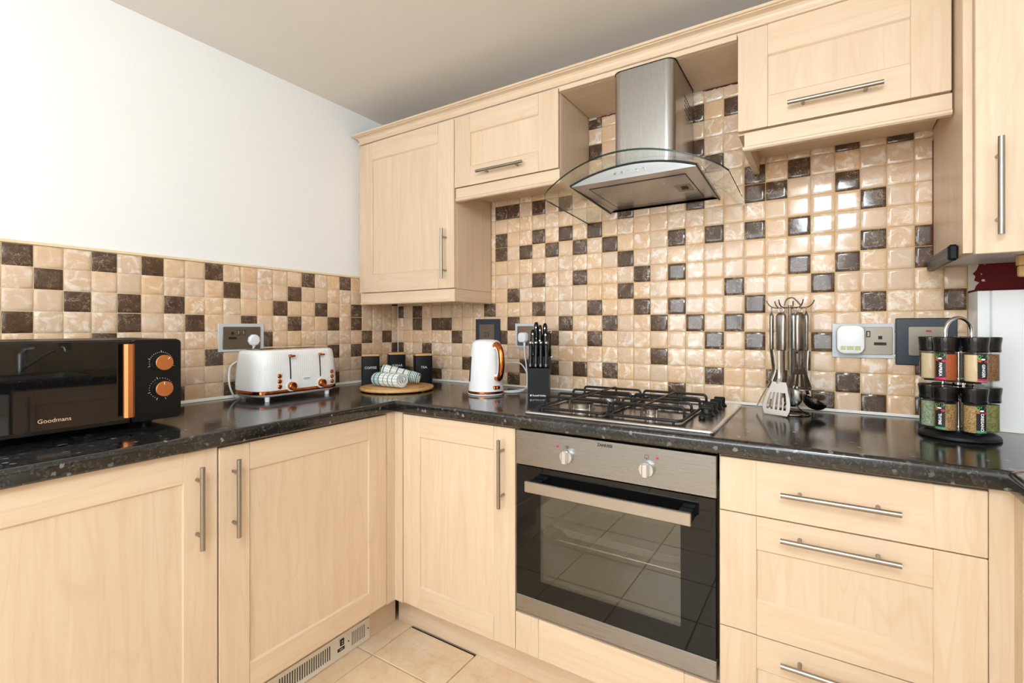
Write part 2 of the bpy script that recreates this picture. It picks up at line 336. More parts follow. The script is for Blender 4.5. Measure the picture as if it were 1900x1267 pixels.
# ------------------------------------------------------------------ geometry helpers
class G:
    """collects faces; build() links them as ONE mesh object"""
    def __init__(s): s.v = []; s.f = []; s.mi = []; s.cur = 0; s.M = None
    def add(s, vs, fs):
        b = len(s.v)
        s.v += [tuple(s.M @ Vector(p)) if s.M else tuple(p) for p in vs]
        for f in fs: s.f.append([b + i for i in f]); s.mi.append(s.cur)
        return s
    def box(s, x0, x1, y0, y1, z0, z1, c=0.0):
        if x0 > x1: x0, x1 = x1, x0
        if y0 > y1: y0, y1 = y1, y0
        if z0 > z1: z0, z1 = z1, z0
        if c <= 0:
            s.add([(x0, y0, z0), (x1, y0, z0), (x1, y1, z0), (x0, y1, z0), (x0, y0, z1), (x1, y0, z1), (x1, y1, z1), (x0, y1, z1)],
                  [(0, 3, 2, 1), (4, 5, 6, 7), (0, 1, 5, 4), (1, 2, 6, 5), (2, 3, 7, 6), (3, 0, 4, 7)])
            return s
        c = min(c, (x1 - x0) * .49, (y1 - y0) * .49, (z1 - z0) * .49)
        V = []; idx = {}
        X = (x0, x1); Y = (y0, y1); Z = (z0, z1)
        for i in (0, 1):
            for j in (0, 1):
                for k in (0, 1):
                    sx, sy, sz = (c if i == 0 else -c), (c if j == 0 else -c), (c if k == 0 else -c)
                    for a, p in (('x', (X[i], Y[j] + sy, Z[k] + sz)), ('y', (X[i] + sx, Y[j], Z[k] + sz)), ('z', (X[i] + sx, Y[j] + sy, Z[k]))):
                        idx[(a, i, j, k)] = len(V); V.append(p)
        Fs = []
        for i in (0, 1):
            q = [idx[('x', i, 0, 0)], idx[('x', i, 1, 0)], idx[('x', i, 1, 1)], idx[('x', i, 0, 1)]]; Fs.append(q if i else q[::-1])
            q = [idx[('y', 0, i, 0)], idx[('y', 1, i, 0)], idx[('y', 1, i, 1)], idx[('y', 0, i, 1)]]; Fs.append(q[::-1] if i else q)
            q = [idx[('z', 0, 0, i)], idx[('z', 1, 0, i)], idx[('z', 1, 1, i)], idx[('z', 0, 1, i)]]; Fs.append(q if i else q[::-1])
        for i in (0, 1):
            for j in (0, 1):
                q = [idx[('x', i, j, 0)], idx[('y', i, j, 0)], idx[('y', i, j, 1)], idx[('x', i, j, 1)]]; Fs.append(q if i == j else q[::-1])
                q = [idx[('x', i, 0, j)], idx[('x', i, 1, j)], idx[('z', i, 1, j)], idx[('z', i, 0, j)]]; Fs.append(q if i == j else q[::-1])
                q = [idx[('y', 0, i, j)], idx[('y', 1, i, j)], idx[('z', 1, i, j)], idx[('z', 0, i, j)]]; Fs.append(q[::-1] if i == j else q)
                for k in (0, 1):
                    q = [idx[('x', i, j, k)], idx[('y', i, j, k)], idx[('z', i, j, k)]]; Fs.append(q)
        return s.add(V, Fs)
    def loft(s, rings, cap0=True, cap1=True, closed=True):
        n = len(rings[0]); V = [p for r in rings for p in r]; Fs = []
        for i in range(len(rings) - 1):
            for j in range(n if closed else n - 1):
                a, b = i * n + j, i * n + (j + 1) % n
                Fs.append((a, b, b + n, a + n))
        if cap0: Fs.append(tuple(range(n))[::-1])
        if cap1: Fs.append(tuple(range((len(rings) - 1) * n, len(rings) * n)))
        return s.add(V, Fs)
    def lathe(s, prof, n=32, c=(0, 0, 0), cap0=True, cap1=True):
        rings = [[(c[0] + r * math.cos(2 * PI * k / n), c[1] + r * math.sin(2 * PI * k / n), c[2] + z) for k in range(n)] for r, z in prof]
        return s.loft(rings, cap0, cap1)
    def cyl(s, p0, p1, r0, r1=None, n=16, caps=True):
        r1 = r0 if r1 is None else r1
        p0, p1 = Vector(p0), Vector(p1); d = (p1 - p0).normalized()
        a = d.orthogonal().normalized(); b = d.cross(a)
        rings = [[tuple(p + a * (r * math.cos(2 * PI * k / n)) + b * (r * math.sin(2 * PI * k / n))) for k in range(n)] for p, r in ((p0, r0), (p1, r1))]
        return s.loft(rings, caps, caps)
    def tube(s, pts, r, n=8, caps=True, closed=False, flat=1.0):
        pts = [Vector(p) for p in pts]; N = len(pts)
        rs = r if isinstance(r, (list, tuple)) else [r] * N
        t0 = (pts[1] - pts[0]).normalized(); a = t0.orthogonal().normalized(); rings = []; prev = t0
        for i, p in enumerate(pts):
            if closed: t = (pts[(i + 1) % N] - pts[i - 1]).normalized()
            elif i == 0: t = t0
            elif i == N - 1: t = (pts[-1] - pts[-2]).normalized()
            else: t = ((pts[i + 1] - p).normalized() + (p - pts[i - 1]).normalized()).normalized()
            q = prev.rotation_difference(t); a = (q @ a); a = (a - t * a.dot(t)).normalized(); b = t.cross(a); prev = t
            rings.append([tuple(p + a * (rs[i] * math.cos(2 * PI * k / n)) + b * (rs[i] * flat * math.sin(2 * PI * k / n))) for k in range(n)])
        if closed: rings.append(rings[0]); caps = False
        return s.loft(rings, caps, caps)
    def prism(s, poly, axis, a, b):
        """poly: 2-D outline in the two other axes (order xyz without axis)"""
        def p3(p, t):
            l = list(p); l.insert('xyz'.index(axis), t); return tuple(l)
        return s.loft([[p3(p, a) for p in poly], [p3(p, b) for p in poly]])
    def ball(s, c, r, n=12, m=8, sz=1.0):
        prof = [(max(r * math.sin(PI * i / m), 1e-5), -r * sz * math.cos(PI * i / m)) for i in range(m + 1)]
        return s.lathe(prof, n, c)
    def build(s, name, mat, parent=None, loc=None, rot=None, sharp=32, flat=False):
        me = bpy.data.meshes.new(name); me.from_pydata(s.v, [], s.f)
        bm = bmesh.new(); bm.from_mesh(me); bmesh.ops.recalc_face_normals(bm, faces=bm.faces); bm.to_mesh(me); bm.free()
        mats = mat if isinstance(mat, (list, tuple)) else [mat]
        for m in mats: me.materials.append(MAT[m])
        if len(mats) > 1: me.polygons.foreach_set('material_index', s.mi)
        if not flat:
            me.polygons.foreach_set('use_smooth', [True] * len(me.polygons)); me.set_sharp_from_angle(angle=math.radians(sharp))
        me.update()
        return link(name, me, parent, loc, rot)

def link(name, data, parent=None, loc=None, rot=None):
    o = bpy.data.objects.new(name, data); COL.objects.link(o)
    if parent: o.parent = parent
    if loc: o.location = loc
    if rot: o.rotation_euler = rot
    return o
def tag(o, label, cat, group=None):
    o['label'] = label; o['category'] = cat
    if group: o['group'] = group
    return o
def thing(name, label, cat, loc=(0, 0, 0), rz=0.0, group=None):
    o = link(name, None, None, loc, (0, 0, rz)); o.empty_display_size = 0.05
    return tag(o, label, cat, group)
def struct(o, label=None):
    o['kind'] = 'structure'
    if label: o['label'] = label
    return o
def rrect(w, h, r, n=5, cx=0.0, cy=0.0):
    """rounded rectangle outline, counter-clockwise"""
    r = min(r, w / 2 - 1e-5, h / 2 - 1e-5); P = []
    for k, (sx, sy) in enumerate(((1, 1), (-1, 1), (-1, -1), (1, -1))):
        for i in range(n + 1):
            a = PI / 2 * k + PI / 2 * i / n
            P.append((cx + sx * (w / 2 - r) + r * math.cos(a), cy + sy * (h / 2 - r) + r * math.sin(a)))
    return P
def text_mesh(name, body, size, mat, parent, matrix, depth=0.0004, space=1.0, align='CENTER', sx=1.0, bold=0.0):
    cu = bpy.data.curves.new(name, 'FONT'); cu.body = body; cu.size = size; cu.align_x = align; cu.align_y = 'CENTER'; cu.extrude = depth; cu.space_character = space; cu.offset = bold; cu.resolution_u = 3
    tmp = bpy.data.objects.new(name + '_tmp', cu); COL.objects.link(tmp)
    me = bpy.data.meshes.new_from_object(tmp); bpy.data.objects.remove(tmp); bpy.data.curves.remove(cu)
    me.transform(matrix @ Matrix.Diagonal((sx, 1, 1, 1))); me.materials.clear(); me.materials.append(MAT[mat]); me.name = name
    return link(name, me, parent)
def face_matrix(origin, right, up):
    r = Vector(right).normalized(); u = Vector(up).normalized(); n = r.cross(u)
    m = Matrix((r, u, n)).transposed().to_4x4(); m.translation = Vector(origin); return m
def arc(c, r, a0, a1, n, plane='xz', k=0.0):
    P = []
    for i in range(n + 1):
        a = a0 + (a1 - a0) * i / n; u, v = r * math.cos(a), r * math.sin(a)
        P.append((c[0] + u, c[1] + k, c[2] + v) if plane == 'xz' else (c[0] + u, c[1] + v, c[2]) if plane == 'xy' else (c[0], c[1] + u, c[2] + v))
    return P
def smooth_path(pts, n=8):
    """Catmull-Rom through the points"""
    P = [Vector(p) for p in pts]; P = [P[0] * 2 - P[1]] + P + [P[-1] * 2 - P[-2]]; out = []
    for i in range(1, len(P) - 2):
        for k in range(n):
            t = k / n
            out.append(0.5 * (2 * P[i] + (P[i + 1] - P[i - 1]) * t + (2 * P[i - 1] - 5 * P[i] + 4 * P[i + 1] - P[i + 2]) * t * t + (3 * P[i] - P[i - 1] - 3 * P[i + 1] + P[i + 2]) * t ** 3))
    out.append(P[-2]); return out

# ================================================================== THE SETTING
P_T, V_T = 0.067, 0.0649              # tile pitch across / up
BX, BY = 0.662 * P_T, 0.717 * P_T     # first joint from the corner on the far / left wall
Z0 = 0.91 + 7.73 * P_T                # joint line at the top of the left wall's tiling
WT = 0.91                             # worktop height
DOOR = 0.592                          # door-front plane of the base units

g = G(); g.box(-0.12, 0, ROOM_Y - 0.1, 0.12, -0.05, CEIL); WALL_L = struct(g.build('wall_left', 'white_paint'), 'white painted left wall with a tiled band above the worktop')
g = G(); g.box(0, ROOM_X, 0, 0.12, -0.05, CEIL); WALL_B = struct(g.build('wall_back', 'grout'), 'tiled far wall behind the hob, in ochre grout')
g = G(); g.box(ROOM_X, ROOM_X + 0.12, ROOM_Y - 0.1, 0.12, -0.05, CEIL); WALL_R = struct(g.build('wall_right', 'white_paint'), 'white right-hand wall')
g = G(); g.box(-0.12, ROOM_X + 0.12, ROOM_Y - 0.1, 0.12, CEIL, CEIL + 0.1); struct(g.build('ceiling', 'ceiling_paint'), 'plain warm grey ceiling')
# wall behind the camera; its window is added to let fill light in
wx0, wx1, wz0, wz1 = 0.4, 2.1, 0.8, 2.1
g = G(); g.box(0, wx0, ROOM_Y - 0.1, ROOM_Y, -0.05, CEIL); g.box(wx1, ROOM_X, ROOM_Y - 0.1, ROOM_Y, -0.05, CEIL); g.box(wx0, wx1, ROOM_Y - 0.1, ROOM_Y, -0.05, wz0); g.box(wx0, wx1, ROOM_Y - 0.1, ROOM_Y, wz1, CEIL)
struct(g.build('wall_front', 'white_paint'), 'white wall with the window, behind the viewer')
g = G()
for a, b in ((wx0, wx0 + 0.05), (1.225, 1.275), (wx1 - 0.05, wx1)): g.box(a, b, ROOM_Y - 0.07, ROOM_Y - 0.02, wz0, wz1, 0.004)
for a, b in ((wz0, wz0 + 0.05), (wz1 - 0.05, wz1)): g.box(wx0 + 0.05, 1.225, ROOM_Y - 0.07, ROOM_Y - 0.02, a, b, 0.004); g.box(1.275, wx1 - 0.05, ROOM_Y - 0.07, ROOM_Y - 0.02, a, b, 0.004)
WIN = struct(g.build('window_1', 'white_plastic'), 'white framed two-light window behind the viewer')
for a, b in ((wx0 + 0.05, 1.225), (1.275, wx1 - 0.05)):
    g = G(); g.box(a, b, ROOM_Y - 0.047, ROOM_Y - 0.043, wz0 + 0.05, wz1 - 0.05); g.build('pane', 'window_glass', WIN)

# floor: screed with individually laid tiles
g = G(); g.box(-0.1, ROOM_X + 0.1, ROOM_Y - 0.1, 0.1, -0.06, -0.008); FLOOR = struct(g.build('floor', 'floor_grout'), 'beige stone tiled floor')
FT = 0.3165; fx0 = 0.5785 - FT; fy0 = -0.690 + 2 * FT
meshes = {}
def chamfer_tile(w, d):
    key = (round(w, 4), round(d, 4))
    if key not in meshes:
        g = G(); g.box(0, w, 0, d, -0.008, 0.0, 0.0012); o = g.build('floor_tile', 'floor_tile'); meshes[key] = o.data; bpy.data.objects.remove(o)
    return meshes[key]
for i in range(0, 8):
    for j in range(0, 11):
        x0, x1 = fx0 + i * FT + 0.0025, fx0 + (i + 1) * FT - 0.0025
        y1, y0 = fy0 - j * FT - 0.0025, fy0 - (j + 1) * FT + 0.0025
        if y0 < ROOM_Y: y0 = ROOM_Y
        if y1 > -0.40: y1 = -0.40
        if x1 > 2.45: x1 = 2.45
        if x1 - x0 < 0.03 or y1 - y0 < 0.03: continue
        if i == 1 and j == 1: y1 = -0.4965                       # this one was cut short of the plinth
        link('floor_tile', chamfer_tile(x1 - x0, y1 - y0), FLOOR, (x0, y0, 0))
g = G(); g.add([(0.580, -0.4968, -0.0040), (0.580, -0.4872, -0.0040), (0.893, -0.4872, -0.0040), (0.893, -0.4950, -0.0040), (0.880, -0.4968, -0.0040)], [(4, 3, 2, 1, 0)]); g.build('open_joint', 'dark_slot', FLOOR)

# ---- wall tiles -----------------------------------------------------
tile_cache = {}
def tile_mesh(w, h, dark):
    key = (round(w, 4), round(h, 4), dark)
    if key in tile_cache: return tile_cache[key]
    rings = []
    for inset, y in ((0.0, 0.0), (0.0006, -0.0030), (0.0018, -0.0037), (0.0062, -0.0057), (0.0078, -0.0060), (0.0105, -0.00605)):
        a, b = max(w / 2 - inset, w * 0.2), max(h / 2 - inset, h * 0.2)
        rings.append([(-a, y, -b), (a, y, -b), (a, y, b), (-a, y, b)])
    g = G(); g.loft(rings, cap0=False)
    o = g.build('tile', 'dark_tile' if dark else 'beige_tile', sharp=80); me = o.data; bpy.data.objects.remove(o)
    tile_cache[key] = me; return me
DARK_B = {-10: [16], -9: [22, 24], -8: [16, 19], -7: [22], -6: [23, 29, 31], -5: [9, 10, 12, 14, 25, 27], -4: [18, 22, 25, 26, 29], -3: [9, 12, 14, 16, 30], -2: [9, 11, 13, 15, 17, 21, 23, 25, 27],
          -1: [18, 30, 32], 0: [12, 15, 19, 21, 27, 29, 32], 1: [10, 18, 24, 28], 2: [-1, 1, 8, 12, 16, 19, 21, 25, 30, 33], 3: [1, 3, 4, 10, 14, 17, 20, 22, 24], 4: [5, 9, 13, 16, 23, 25, 28],
          5: [-1, 2, 20, 27, 32], 6: [6, 11, 13, 15, 17, 23, 26, 29], 7: [0, 3, 10, 21, 28, 30, 32]}
DARK_L = {0: [4, 7, 13, 16, 18, 21], 1: [-1, 8, 12, 20], 2: [3, 6, 9, 15, 17, 19, 24], 3: [3, 5, 8, 11, 14, 17, 21, 23], 4: [0, 2, 10, 18], 5: [-1, 3, 5, 13, 22], 6: [8, 19], 7: [5, 12, 15, 20]}
GAP = 0.0009
def place_tile(wall, u0, u1, z0, z1, dark, rz, fixed):
    u0 += GAP; u1 -= GAP; z0 += GAP; z1 -= GAP
    if u1 - u0 < 0.008 or z1 - z0 < 0.008: return None
    me = tile_mesh(u1 - u0, z1 - z0, dark); u, z = (u0 + u1) / 2, (z0 + z1) / 2
    loc = (u, 0.0, z) if wall is WALL_B else (0.0, u, z)
    return me, loc, (random.uniform(-.006, .006), random.uniform(-.003, .003), rz + random.uniform(-.006, .006))
beige_jobs = []
regions = [(0.0, 0.622, 0.91, 1.365), (0.622, 1.124, 0.91, 1.788), (1.124, 1.738, 0.91, 2.0525), (1.738, 2.233, 0.91, 1.788), (2.233, 2.308, 0.91, 1.365)]
def zmax_at(x):
    for a, b, z0, z1 in regions:
        if a <= x < b: return z1
    return 0
for k in range(-1, 35):
    for r in range(-10, 8):
        u0, u1 = BX + k * P_T, BX + (k + 1) * P_T
        z1, z0 = Z0 - r * V_T, Z0 - (r + 1) * V_T
        u0 = max(u0, 0.004); u1 = min(u1, 2.307)
        if u1 - u0 < 0.01: continue
        top = max(zmax_at(u0 + 0.004), zmax_at(u1 - 0.004))
        z1 = min(z1, top); z0 = max(z0, 0.912)
        if z1 - z0 < 0.012: continue
        # tile cut by the edge of a taller region
        if zmax_at(u0 + 0.004) < z0 + 0.01: u0 = next(a for a, b, c, d in regions if a > u0)
        if zmax_at(u1 - 0.004) < z0 + 0.01: u1 = next(b for a, b, c, d in regions if a <= u0 < b)
        dk = k in DARK_B.get(r, [])
        job = place_tile(WALL_B, u0, u1, z0, z1, dk, 0.0, None)
        if not job: continue
        if dk: link('dark_tile', job[0], WALL_B, job[1], job[2])
        else: beige_jobs.append(job)
def hidden(j):
    x, z = j[1][0], j[1][2]
    return 1.34 < x < 1.56 and z > 1.70
beige_jobs.sort(key=lambda j: (hidden(j), (Vector(j[1]) - CAM).length))
for j in beige_jobs[:300]: link('beige_tile', j[0], WALL_B, j[1], j[2])
if beige_jobs[300:]:
    bm = bmesh.new()
    for me, loc, rot in beige_jobs[300:]:
        tmp = me.copy(); tmp.transform(Matrix.Translation(loc)); bm.from_mesh(tmp); bpy.data.meshes.remove(tmp)
    me = bpy.data.meshes.new('beige_tiles'); bm.to_mesh(me); bm.free(); me.materials.append(MAT['beige_tile'])
    o = link('beige_tiles', me, WALL_B); o['kind'] = 'stuff'
for m in range(-1, 27):
    for r in range(0, 8):
        u1, u0 = -(BY + m * P_T), -(BY + (m + 1) * P_T)
        u1 = min(u1, -0.0045)
        z1, z0 = Z0 - r * V_T, max(Z0 - (r + 1) * V_T, 0.912)
        dk = m in DARK_L.get(r, [])
        job = place_tile(WALL_L, u0, u1, z0, z1, dk, PI / 2, None)
        if job: link('dark_tile' if dk else 'beige_tile', job[0], WALL_L, job[1], job[2])
g = G(); g.box(0.0, 0.0016, -1.87, -0.002, 0.9105, Z0); g.build('grout_bed', 'grout_left', WALL_L)
g = G(); g.box(0.0, 0.0075, -1.87, -0.262, Z0 + 0.0005, Z0 + 0.0095, 0.001); struct(g.build('trim_1', 'cream_trim'), 'cream edging strip along the top of the left wall tiles')
g = G(); g.tube([(0.004, -0.004, 0.911), (0.004, -0.004, 1.40)], 0.0022, 6); struct(g.build('trim_2', 'silicone'), 'white sealant bead up the tiled corner')
g = G(); g.prism([(0.0065, 0.911), (0.016, 0.911), (0.0065, 0.921)], 'y', -1.86, -0.008); struct(g.build('trim_3', 'silicone'), 'white sealant bead along the left wall above the worktop')
g = G(); g.prism([(-0.0065, 0.911), (-0.014, 0.911), (-0.0065, 0.919)], 'x', 0.008, 2.306); struct(g.build('trim_4', 'silicone'), 'white sealant bead along the far wall above the worktop')
# bare red paint and broken plaster: above the hood tiles and right of the tiling
def ragged(x0, x1, z0, z1, amp_t, amp_b, y, mat, name, n=26):
    g = G(); top = []; bot = []
    for i in range(n + 1):
        x = x0 + (x1 - x0) * i / n
        top.append((x, y, z1 + amp_t * random.uniform(-1, 1))); bot.append((x, y, z0 + amp_b * random.uniform(-1, 1)))
    V = bot + top; Fs = [(i, i + 1, n + 2 + i, n + 1 + i) for i in range(n)]
    g.add(V, Fs); V2 = [(a, b + 0.0009, c) for a, b, c in V]; g.add(V2, [f[::-1] for f in Fs])
    return g.build(name, mat, WALL_B, flat=True)
ragged(1.126, 1.737, 2.050, 2.0602, 0.0, 0.001, -0.001, 'plaster', 'plaster_patch')
ragged(1.160, 1.330, 2.0535, 2.0585, 0.0012, 0.0015, -0.0022, 'red_paint', 'red_paint_patch')
ragged(1.58, 1.737, 2.0555, 2.0602, 0.0, 0.002, -0.0022, 'red_paint', 'red_paint_patch')
g = G(); g.box(2.308, ROOM_X, -0.0015, 0, 0.91, 1.40); g.build('red_paint_patch', 'red_paint', WALL_B)
g = G()
pts = [(2.308, 1.40), (2.332, 1.40), (2.328, 1.372), (2.331, 1.362), (2.326, 1.348), (2.318, 1.338), (2.324, 1.33), (2.321, 1.318), (2.332, 1.312), (2.325, 1.303), (2.322, 1.292), (2.308, 1.288)]
g.prism(pts, 'y', -0.004, -0.001); g.build('plaster_patch', 'plaster', WALL_B)
for (x, z, r) in ((2.341, 1.318, 0.004), (2.337, 1.336, 0.0016), (2.344, 1.366, 0.003), (2.362, 1.371, 0.006)):
    g = G(); g.prism([(x + r * random.uniform(.7, 1.3) * math.cos(a * PI / 4), z + r * random.uniform(.7, 1.2) * math.sin(a * PI / 4)) for a in range(8)], 'y', -0.003, -0.001); g.build('plaster_patch', 'plaster', WALL_B)
g = G(); g.box(2.2294, 2.2311, -0.0078, -0.001, 1.40, 1.74); g.build('red_paint_patch', 'red_paint', WALL_B)
g = G(); g.box(0.001, ROOM_X - 0.001, -0.002, 0, 2.10, CEIL - 0.001); g.build('painted_band', 'white_paint', WALL_B)
g = G(); g.box(ROOM_X - 0.008, ROOM_X, -3.0, -0.4, 0.91, 1.42); g.build('tiling', 'distant_tiling', WALL_R)

# globe lamp added under the ceiling behind the viewer, in place of bounced flash
t = thing('added_globe_lamp', 'large white glass globe lamp hung under the ceiling behind the viewer', 'light', (1.97, -2.42, CEIL))
g = G(); g.lathe([(0.055, -0.0005), (0.055, -0.010), (0.040, -0.018), (0.030, -0.024)], 32); g.build('ceiling_rose', 'chrome', t)
g = G(); g.ball((0, 0, -0.2295), 0.206, 32, 20); g.build('globe', 'lamp_diffuser', t)

# ================================================================== CABINETS
def bar_handle(parent, p0, p1, out, name='handle'):
    """steel bar with two posts; out = vector from the bar to the door"""
    p0, p1, out = Vector(p0), Vector(p1), Vector(out)
    g = G(); ax = (p1 - p0).normalized()
    g.cyl(p0, p1, 0.0060, n=14)
    for t in (0.17, 0.83):
        q = p0.lerp(p1, t); g.cyl(q, q + out, 0.0045, n=10)
    return g.build(name, 'handle_steel', parent)
def shaker(parent, x0, x1, z0, z1, stile=0.083, rail=0.081, handle=None, name='door', slab=False, mid_rail_bottom=True):
    """panel mesh + stiles, rails and handle as sub-parts; front plane at local y = 0, thickness 0.02"""
    g = G(); g.box(x0 + stile - 0.004, x1 - stile + 0.004, 0.0012 if slab else 0.0065, 0.0195, z0 + (0 if slab else rail - 0.004), z1 - (0 if slab else rail - 0.004), 0.001 if slab else 0)
    d = g.build(name, 'maple_x' if slab else 'maple_z', parent)
    for a, b in ((x0, x0 + stile), (x1 - stile, x1)):
        g = G(); g.box(a, b, 0, 0.02, z0, z1, 0.0014); g.build('stile', 'maple_z', d)
    if not slab:
        for a, b in ((z0, z0 + rail), (z1 - rail, z1)):
            g = G()
            x0i, x1i = x0 + stile + 0.0003, x1 - stile - 0.0003
            if a == z0: prof = [(0.0205, a), (0.0002, a), (0.0002, b - 0.005), (0.0066, b), (0.0205, b)]
            else: prof = [(0.0205, a), (0.0066, a), (0.0002, a + 0.005), (0.0002, b), (0.0205, b)]
            g.prism(prof, 'x', x0i, x1i); g.build('rail', 'maple_x', d)
    if handle:
        k, u0, u1, w = handle
        if k == 'v': bar_handle(d, (w, -0.031, u0), (w, -0.031, u1), (0, 0.0315, 0))
        else: bar_handle(d, (u0, -0.031, w), (u1, -0.031, w), (0, 0.0315, 0))
    return d
def carcass(parent, x0, x1, y1, z0, z1, y0=0.0215):
    g = G(); g.box(x0, x1, y0, y1, z0, z1, 0.001); return g.build('body', 'maple_z', parent)

ZB, ZT = 0.160, 0.862          # base door bottom / top
LRUN = PI / 2
# left run (local x runs towards the far wall)
t = thing('base_cabinet', 'pale maple base cupboard under the toaster, bar handle on its left', 'cupboard', (DOOR, -1.2285, 0), LRUN, 'base cupboards of the left run')
carcass(t, 0.0, 0.594, 0.57, 0.145, 0.869); shaker(t, 0.0015, 0.594, ZB, ZT, handle=('v', 0.617, 0.828, 0.0385))
t = thing('base_cabinet', 'pale maple base cupboard under the black microwave, at the left edge', 'cupboard', (DOOR, -1.8295, 0), LRUN, 'base cupboards of the left run')
carcass(t, 0.0, 0.599, 0.57, 0.145, 0.869); shaker(t, 0.0015, 0.5985, ZB, ZT + 0.005, handle=('v', 0.617, 0.829, 0.5475))
# inner corner post
t = thing('corner_post', 'narrow maple post filling the inner corner between the base cupboards', 'post')
g = G(); g.prism([(0.56, -0.6325), (0.5935, -0.6325), (0.5935, -0.5935), (0.6325, -0.5935), (0.6325, -0.56), (0.56, -0.56)], 'z', ZB - 0.002, 0.867); g.build('post', 'maple_z', t)
# far run
t = thing('base_cabinet', 'pale maple base cupboard between the inner corner and the oven', 'cupboard', (0.6345, -DOOR, 0))
carcass(t, 0.0, 0.4935, 0.57, 0.145, 0.869); shaker(t, 0.0005, 0.4930, ZB, ZT, handle=('v', 0.608, 0.826, 0.4505))
t = thing('oven_housing', 'maple panel and housing below and around the built-in oven', 'cupboard', (1.129, -DOOR, 0))
g = G()
g.box(0, 0.0010 + 0.0006, 0.0215, 0.57, 0.145, 0.869); g.box(0.6025, 0.6050, 0.0215, 0.57, 0.145, 0.869); g.box(0.0016, 0.6025, 0.0215, 0.57, 0.145, 0.283); g.build('body', 'maple_z', t)
g = G(); g.box(0.084, 0.519, 0.0008, 0.0205, ZB, 0.2815, 0.0012); d = g.build('panel', 'maple_x', t)
for a, b in ((0.0005, 0.0836), (0.5194, 0.6035)):
    g = G(); g.box(a, b, 0, 0.0205, ZB, 0.2815, 0.0014); g.build('stile', 'maple_z', d)
t = thing('drawer_unit', 'maple unit of three drawers with long bar handles, right of the oven', 'drawers', (1.7350, -DOOR, 0))
carcass(t, 0.0, 0.4930, 0.57, 0.145, 0.869)
shaker(t, 0.0005, 0.4925, 0.7295, ZT, handle=('h', 0.136, 0.356, 0.7972), name='drawer', slab=True)
shaker(t, 0.0005, 0.4925, 0.4415, 0.7270, stile=0.083, rail=0.0835, handle=('h', 0.136, 0.356, 0.6920), name='drawer')
shaker(t, 0.0005, 0.4925, ZB, 0.4390, stile=0.083, rail=0.0835, handle=('h', 0.136, 0.356, 0.4040), name='drawer')
t = thing('corner_post', 'narrow maple post at the right end, beside the three drawers', 'post')
g = G(); g.prism([(2.2286, -0.55), (2.2286, -0.5915), (2.2640, -0.5915), (2.2640, -0.6385), (2.2900, -0.6385), (2.2900, -0.55)], 'z', ZB - 0.002, 0.867); g.build('post', 'maple_z', t)
# right run, seen only as a sliver and in reflections (local x runs towards the viewer)
RRUN = -PI / 2; RX = 2.270
t = thing('base_cabinet', 'pale maple base cupboard of the right run, below the sink', 'cupboard', (RX, -0.640, 0), RRUN)
carcass(t, 0.0, 0.556, 0.55, 0.145, 0.869); shaker(t, 0.0015, 0.554, ZB, ZT, handle=('v', 0.617, 0.829, 0.505))
t = thing('washing_machine', 'white front-loading washing machine under the right worktop', 'appliance', (RX - 0.005, -1.203, 0), RRUN)
g = G(); g.box(0.003, 0.597, 0.0, 0.55, 0.02, 0.85, 0.006); g.build('body', 'white_plastic', t)
g = G(); g.box(0.012, 0.588, -0.006, -0.0005, 0.745, 0.84, 0.002); g.build('control_panel', 'aluminium', t)
g = G(); g.M = Matrix.Translation((0.30, -0.001, 0.43)) @ Matrix.Rotation(PI / 2, 4, 'X'); g.lathe([(0.185, 0), (0.185, 0.018), (0.17, 0.03), (0.13, 0.03), (0.12, 0.012)], 40, cap1=False); g.build('door_ring', 'aluminium', t)
g = G(); g.M = Matrix.Translation((0.30, -0.002, 0.43)) @ Matrix.Rotation(PI / 2, 4, 'X'); g.lathe([(0.119, 0.002), (0.10, 0.02), (0.05, 0.03), (0.001, 0.032)], 40); g.build('door_glass', 'black_glass', t)
g = G(); g.M = Matrix.Translation((0.46, -0.0065, 0.79)) @ Matrix.Rotation(PI / 2, 4, 'X'); g.lathe([(0.028, 0), (0.026, 0.02), (0.022, 0.022)], 24); g.build('dial', 'white_plastic', t)
for sx in (0.05, 0.55):
    for sy in (0.05, 0.5):
        g = G(); g.cyl((sx, sy, 0), (sx, sy, 0.0195), 0.018); g.build('foot', 'black_plastic', t)
t = thing('base_cabinet', 'pale maple base cupboard at the near end of the right run', 'cupboard', (RX, -1.806, 0), RRUN)
carcass(t, 0.0, 0.55, 0.55, 0.145, 0.869); shaker(t, 0.0015, 0.549, ZB, ZT, handle=('v', 0.617, 0.829, 0.045))
# plinths
g = G(); g.box(0.478, 0.495, -1.83, -0.498, 0.001, 0.1445); struct(g.build('trim_5', 'maple_y'), 'maple plinth under the left run')
g = G(); g.box(0.5035, 2.30, -0.487, -0.470, 0.001, 0.1445); struct(g.build('trim_6', 'maple_x'), 'maple plinth under the far run')
g = G(); g.box(2.345, 2.362, -1.19, -0.49, 0.001, 0.1445); struct(g.build('trim_7', 'maple_y'), 'maple plinth under the right run')

# ---- worktop: one continuous run round three sides, bull-nosed front edge
prof = [(0.607, 0.8705), (0.010, 0.8705)]
for i in range(5):
    a = -PI / 2 - i * PI / 8; prof.append((0.006 + 0.006 * math.cos(a), 0.8765 + 0.006 * math.sin(a)))
for i in range(6):
    a = PI - i * PI / 10; prof.append((0.012 + 0.012 * math.cos(a), WT - 0.012 + 0.012 * math.sin(a)))
prof += [(0.607, WT)]
WF = 0.612; WX = 2.2505
path = [lambda d: (WF - d, -1.87), lambda d: (WF - d, -WF + d), lambda d: (WX + d, -WF + d), lambda d: (WX + d, -2.37)]
g = G(); g.loft([[(*f(d), z) for d, z in prof] for f in path])
wt = g.build('worktop', 'worktop')
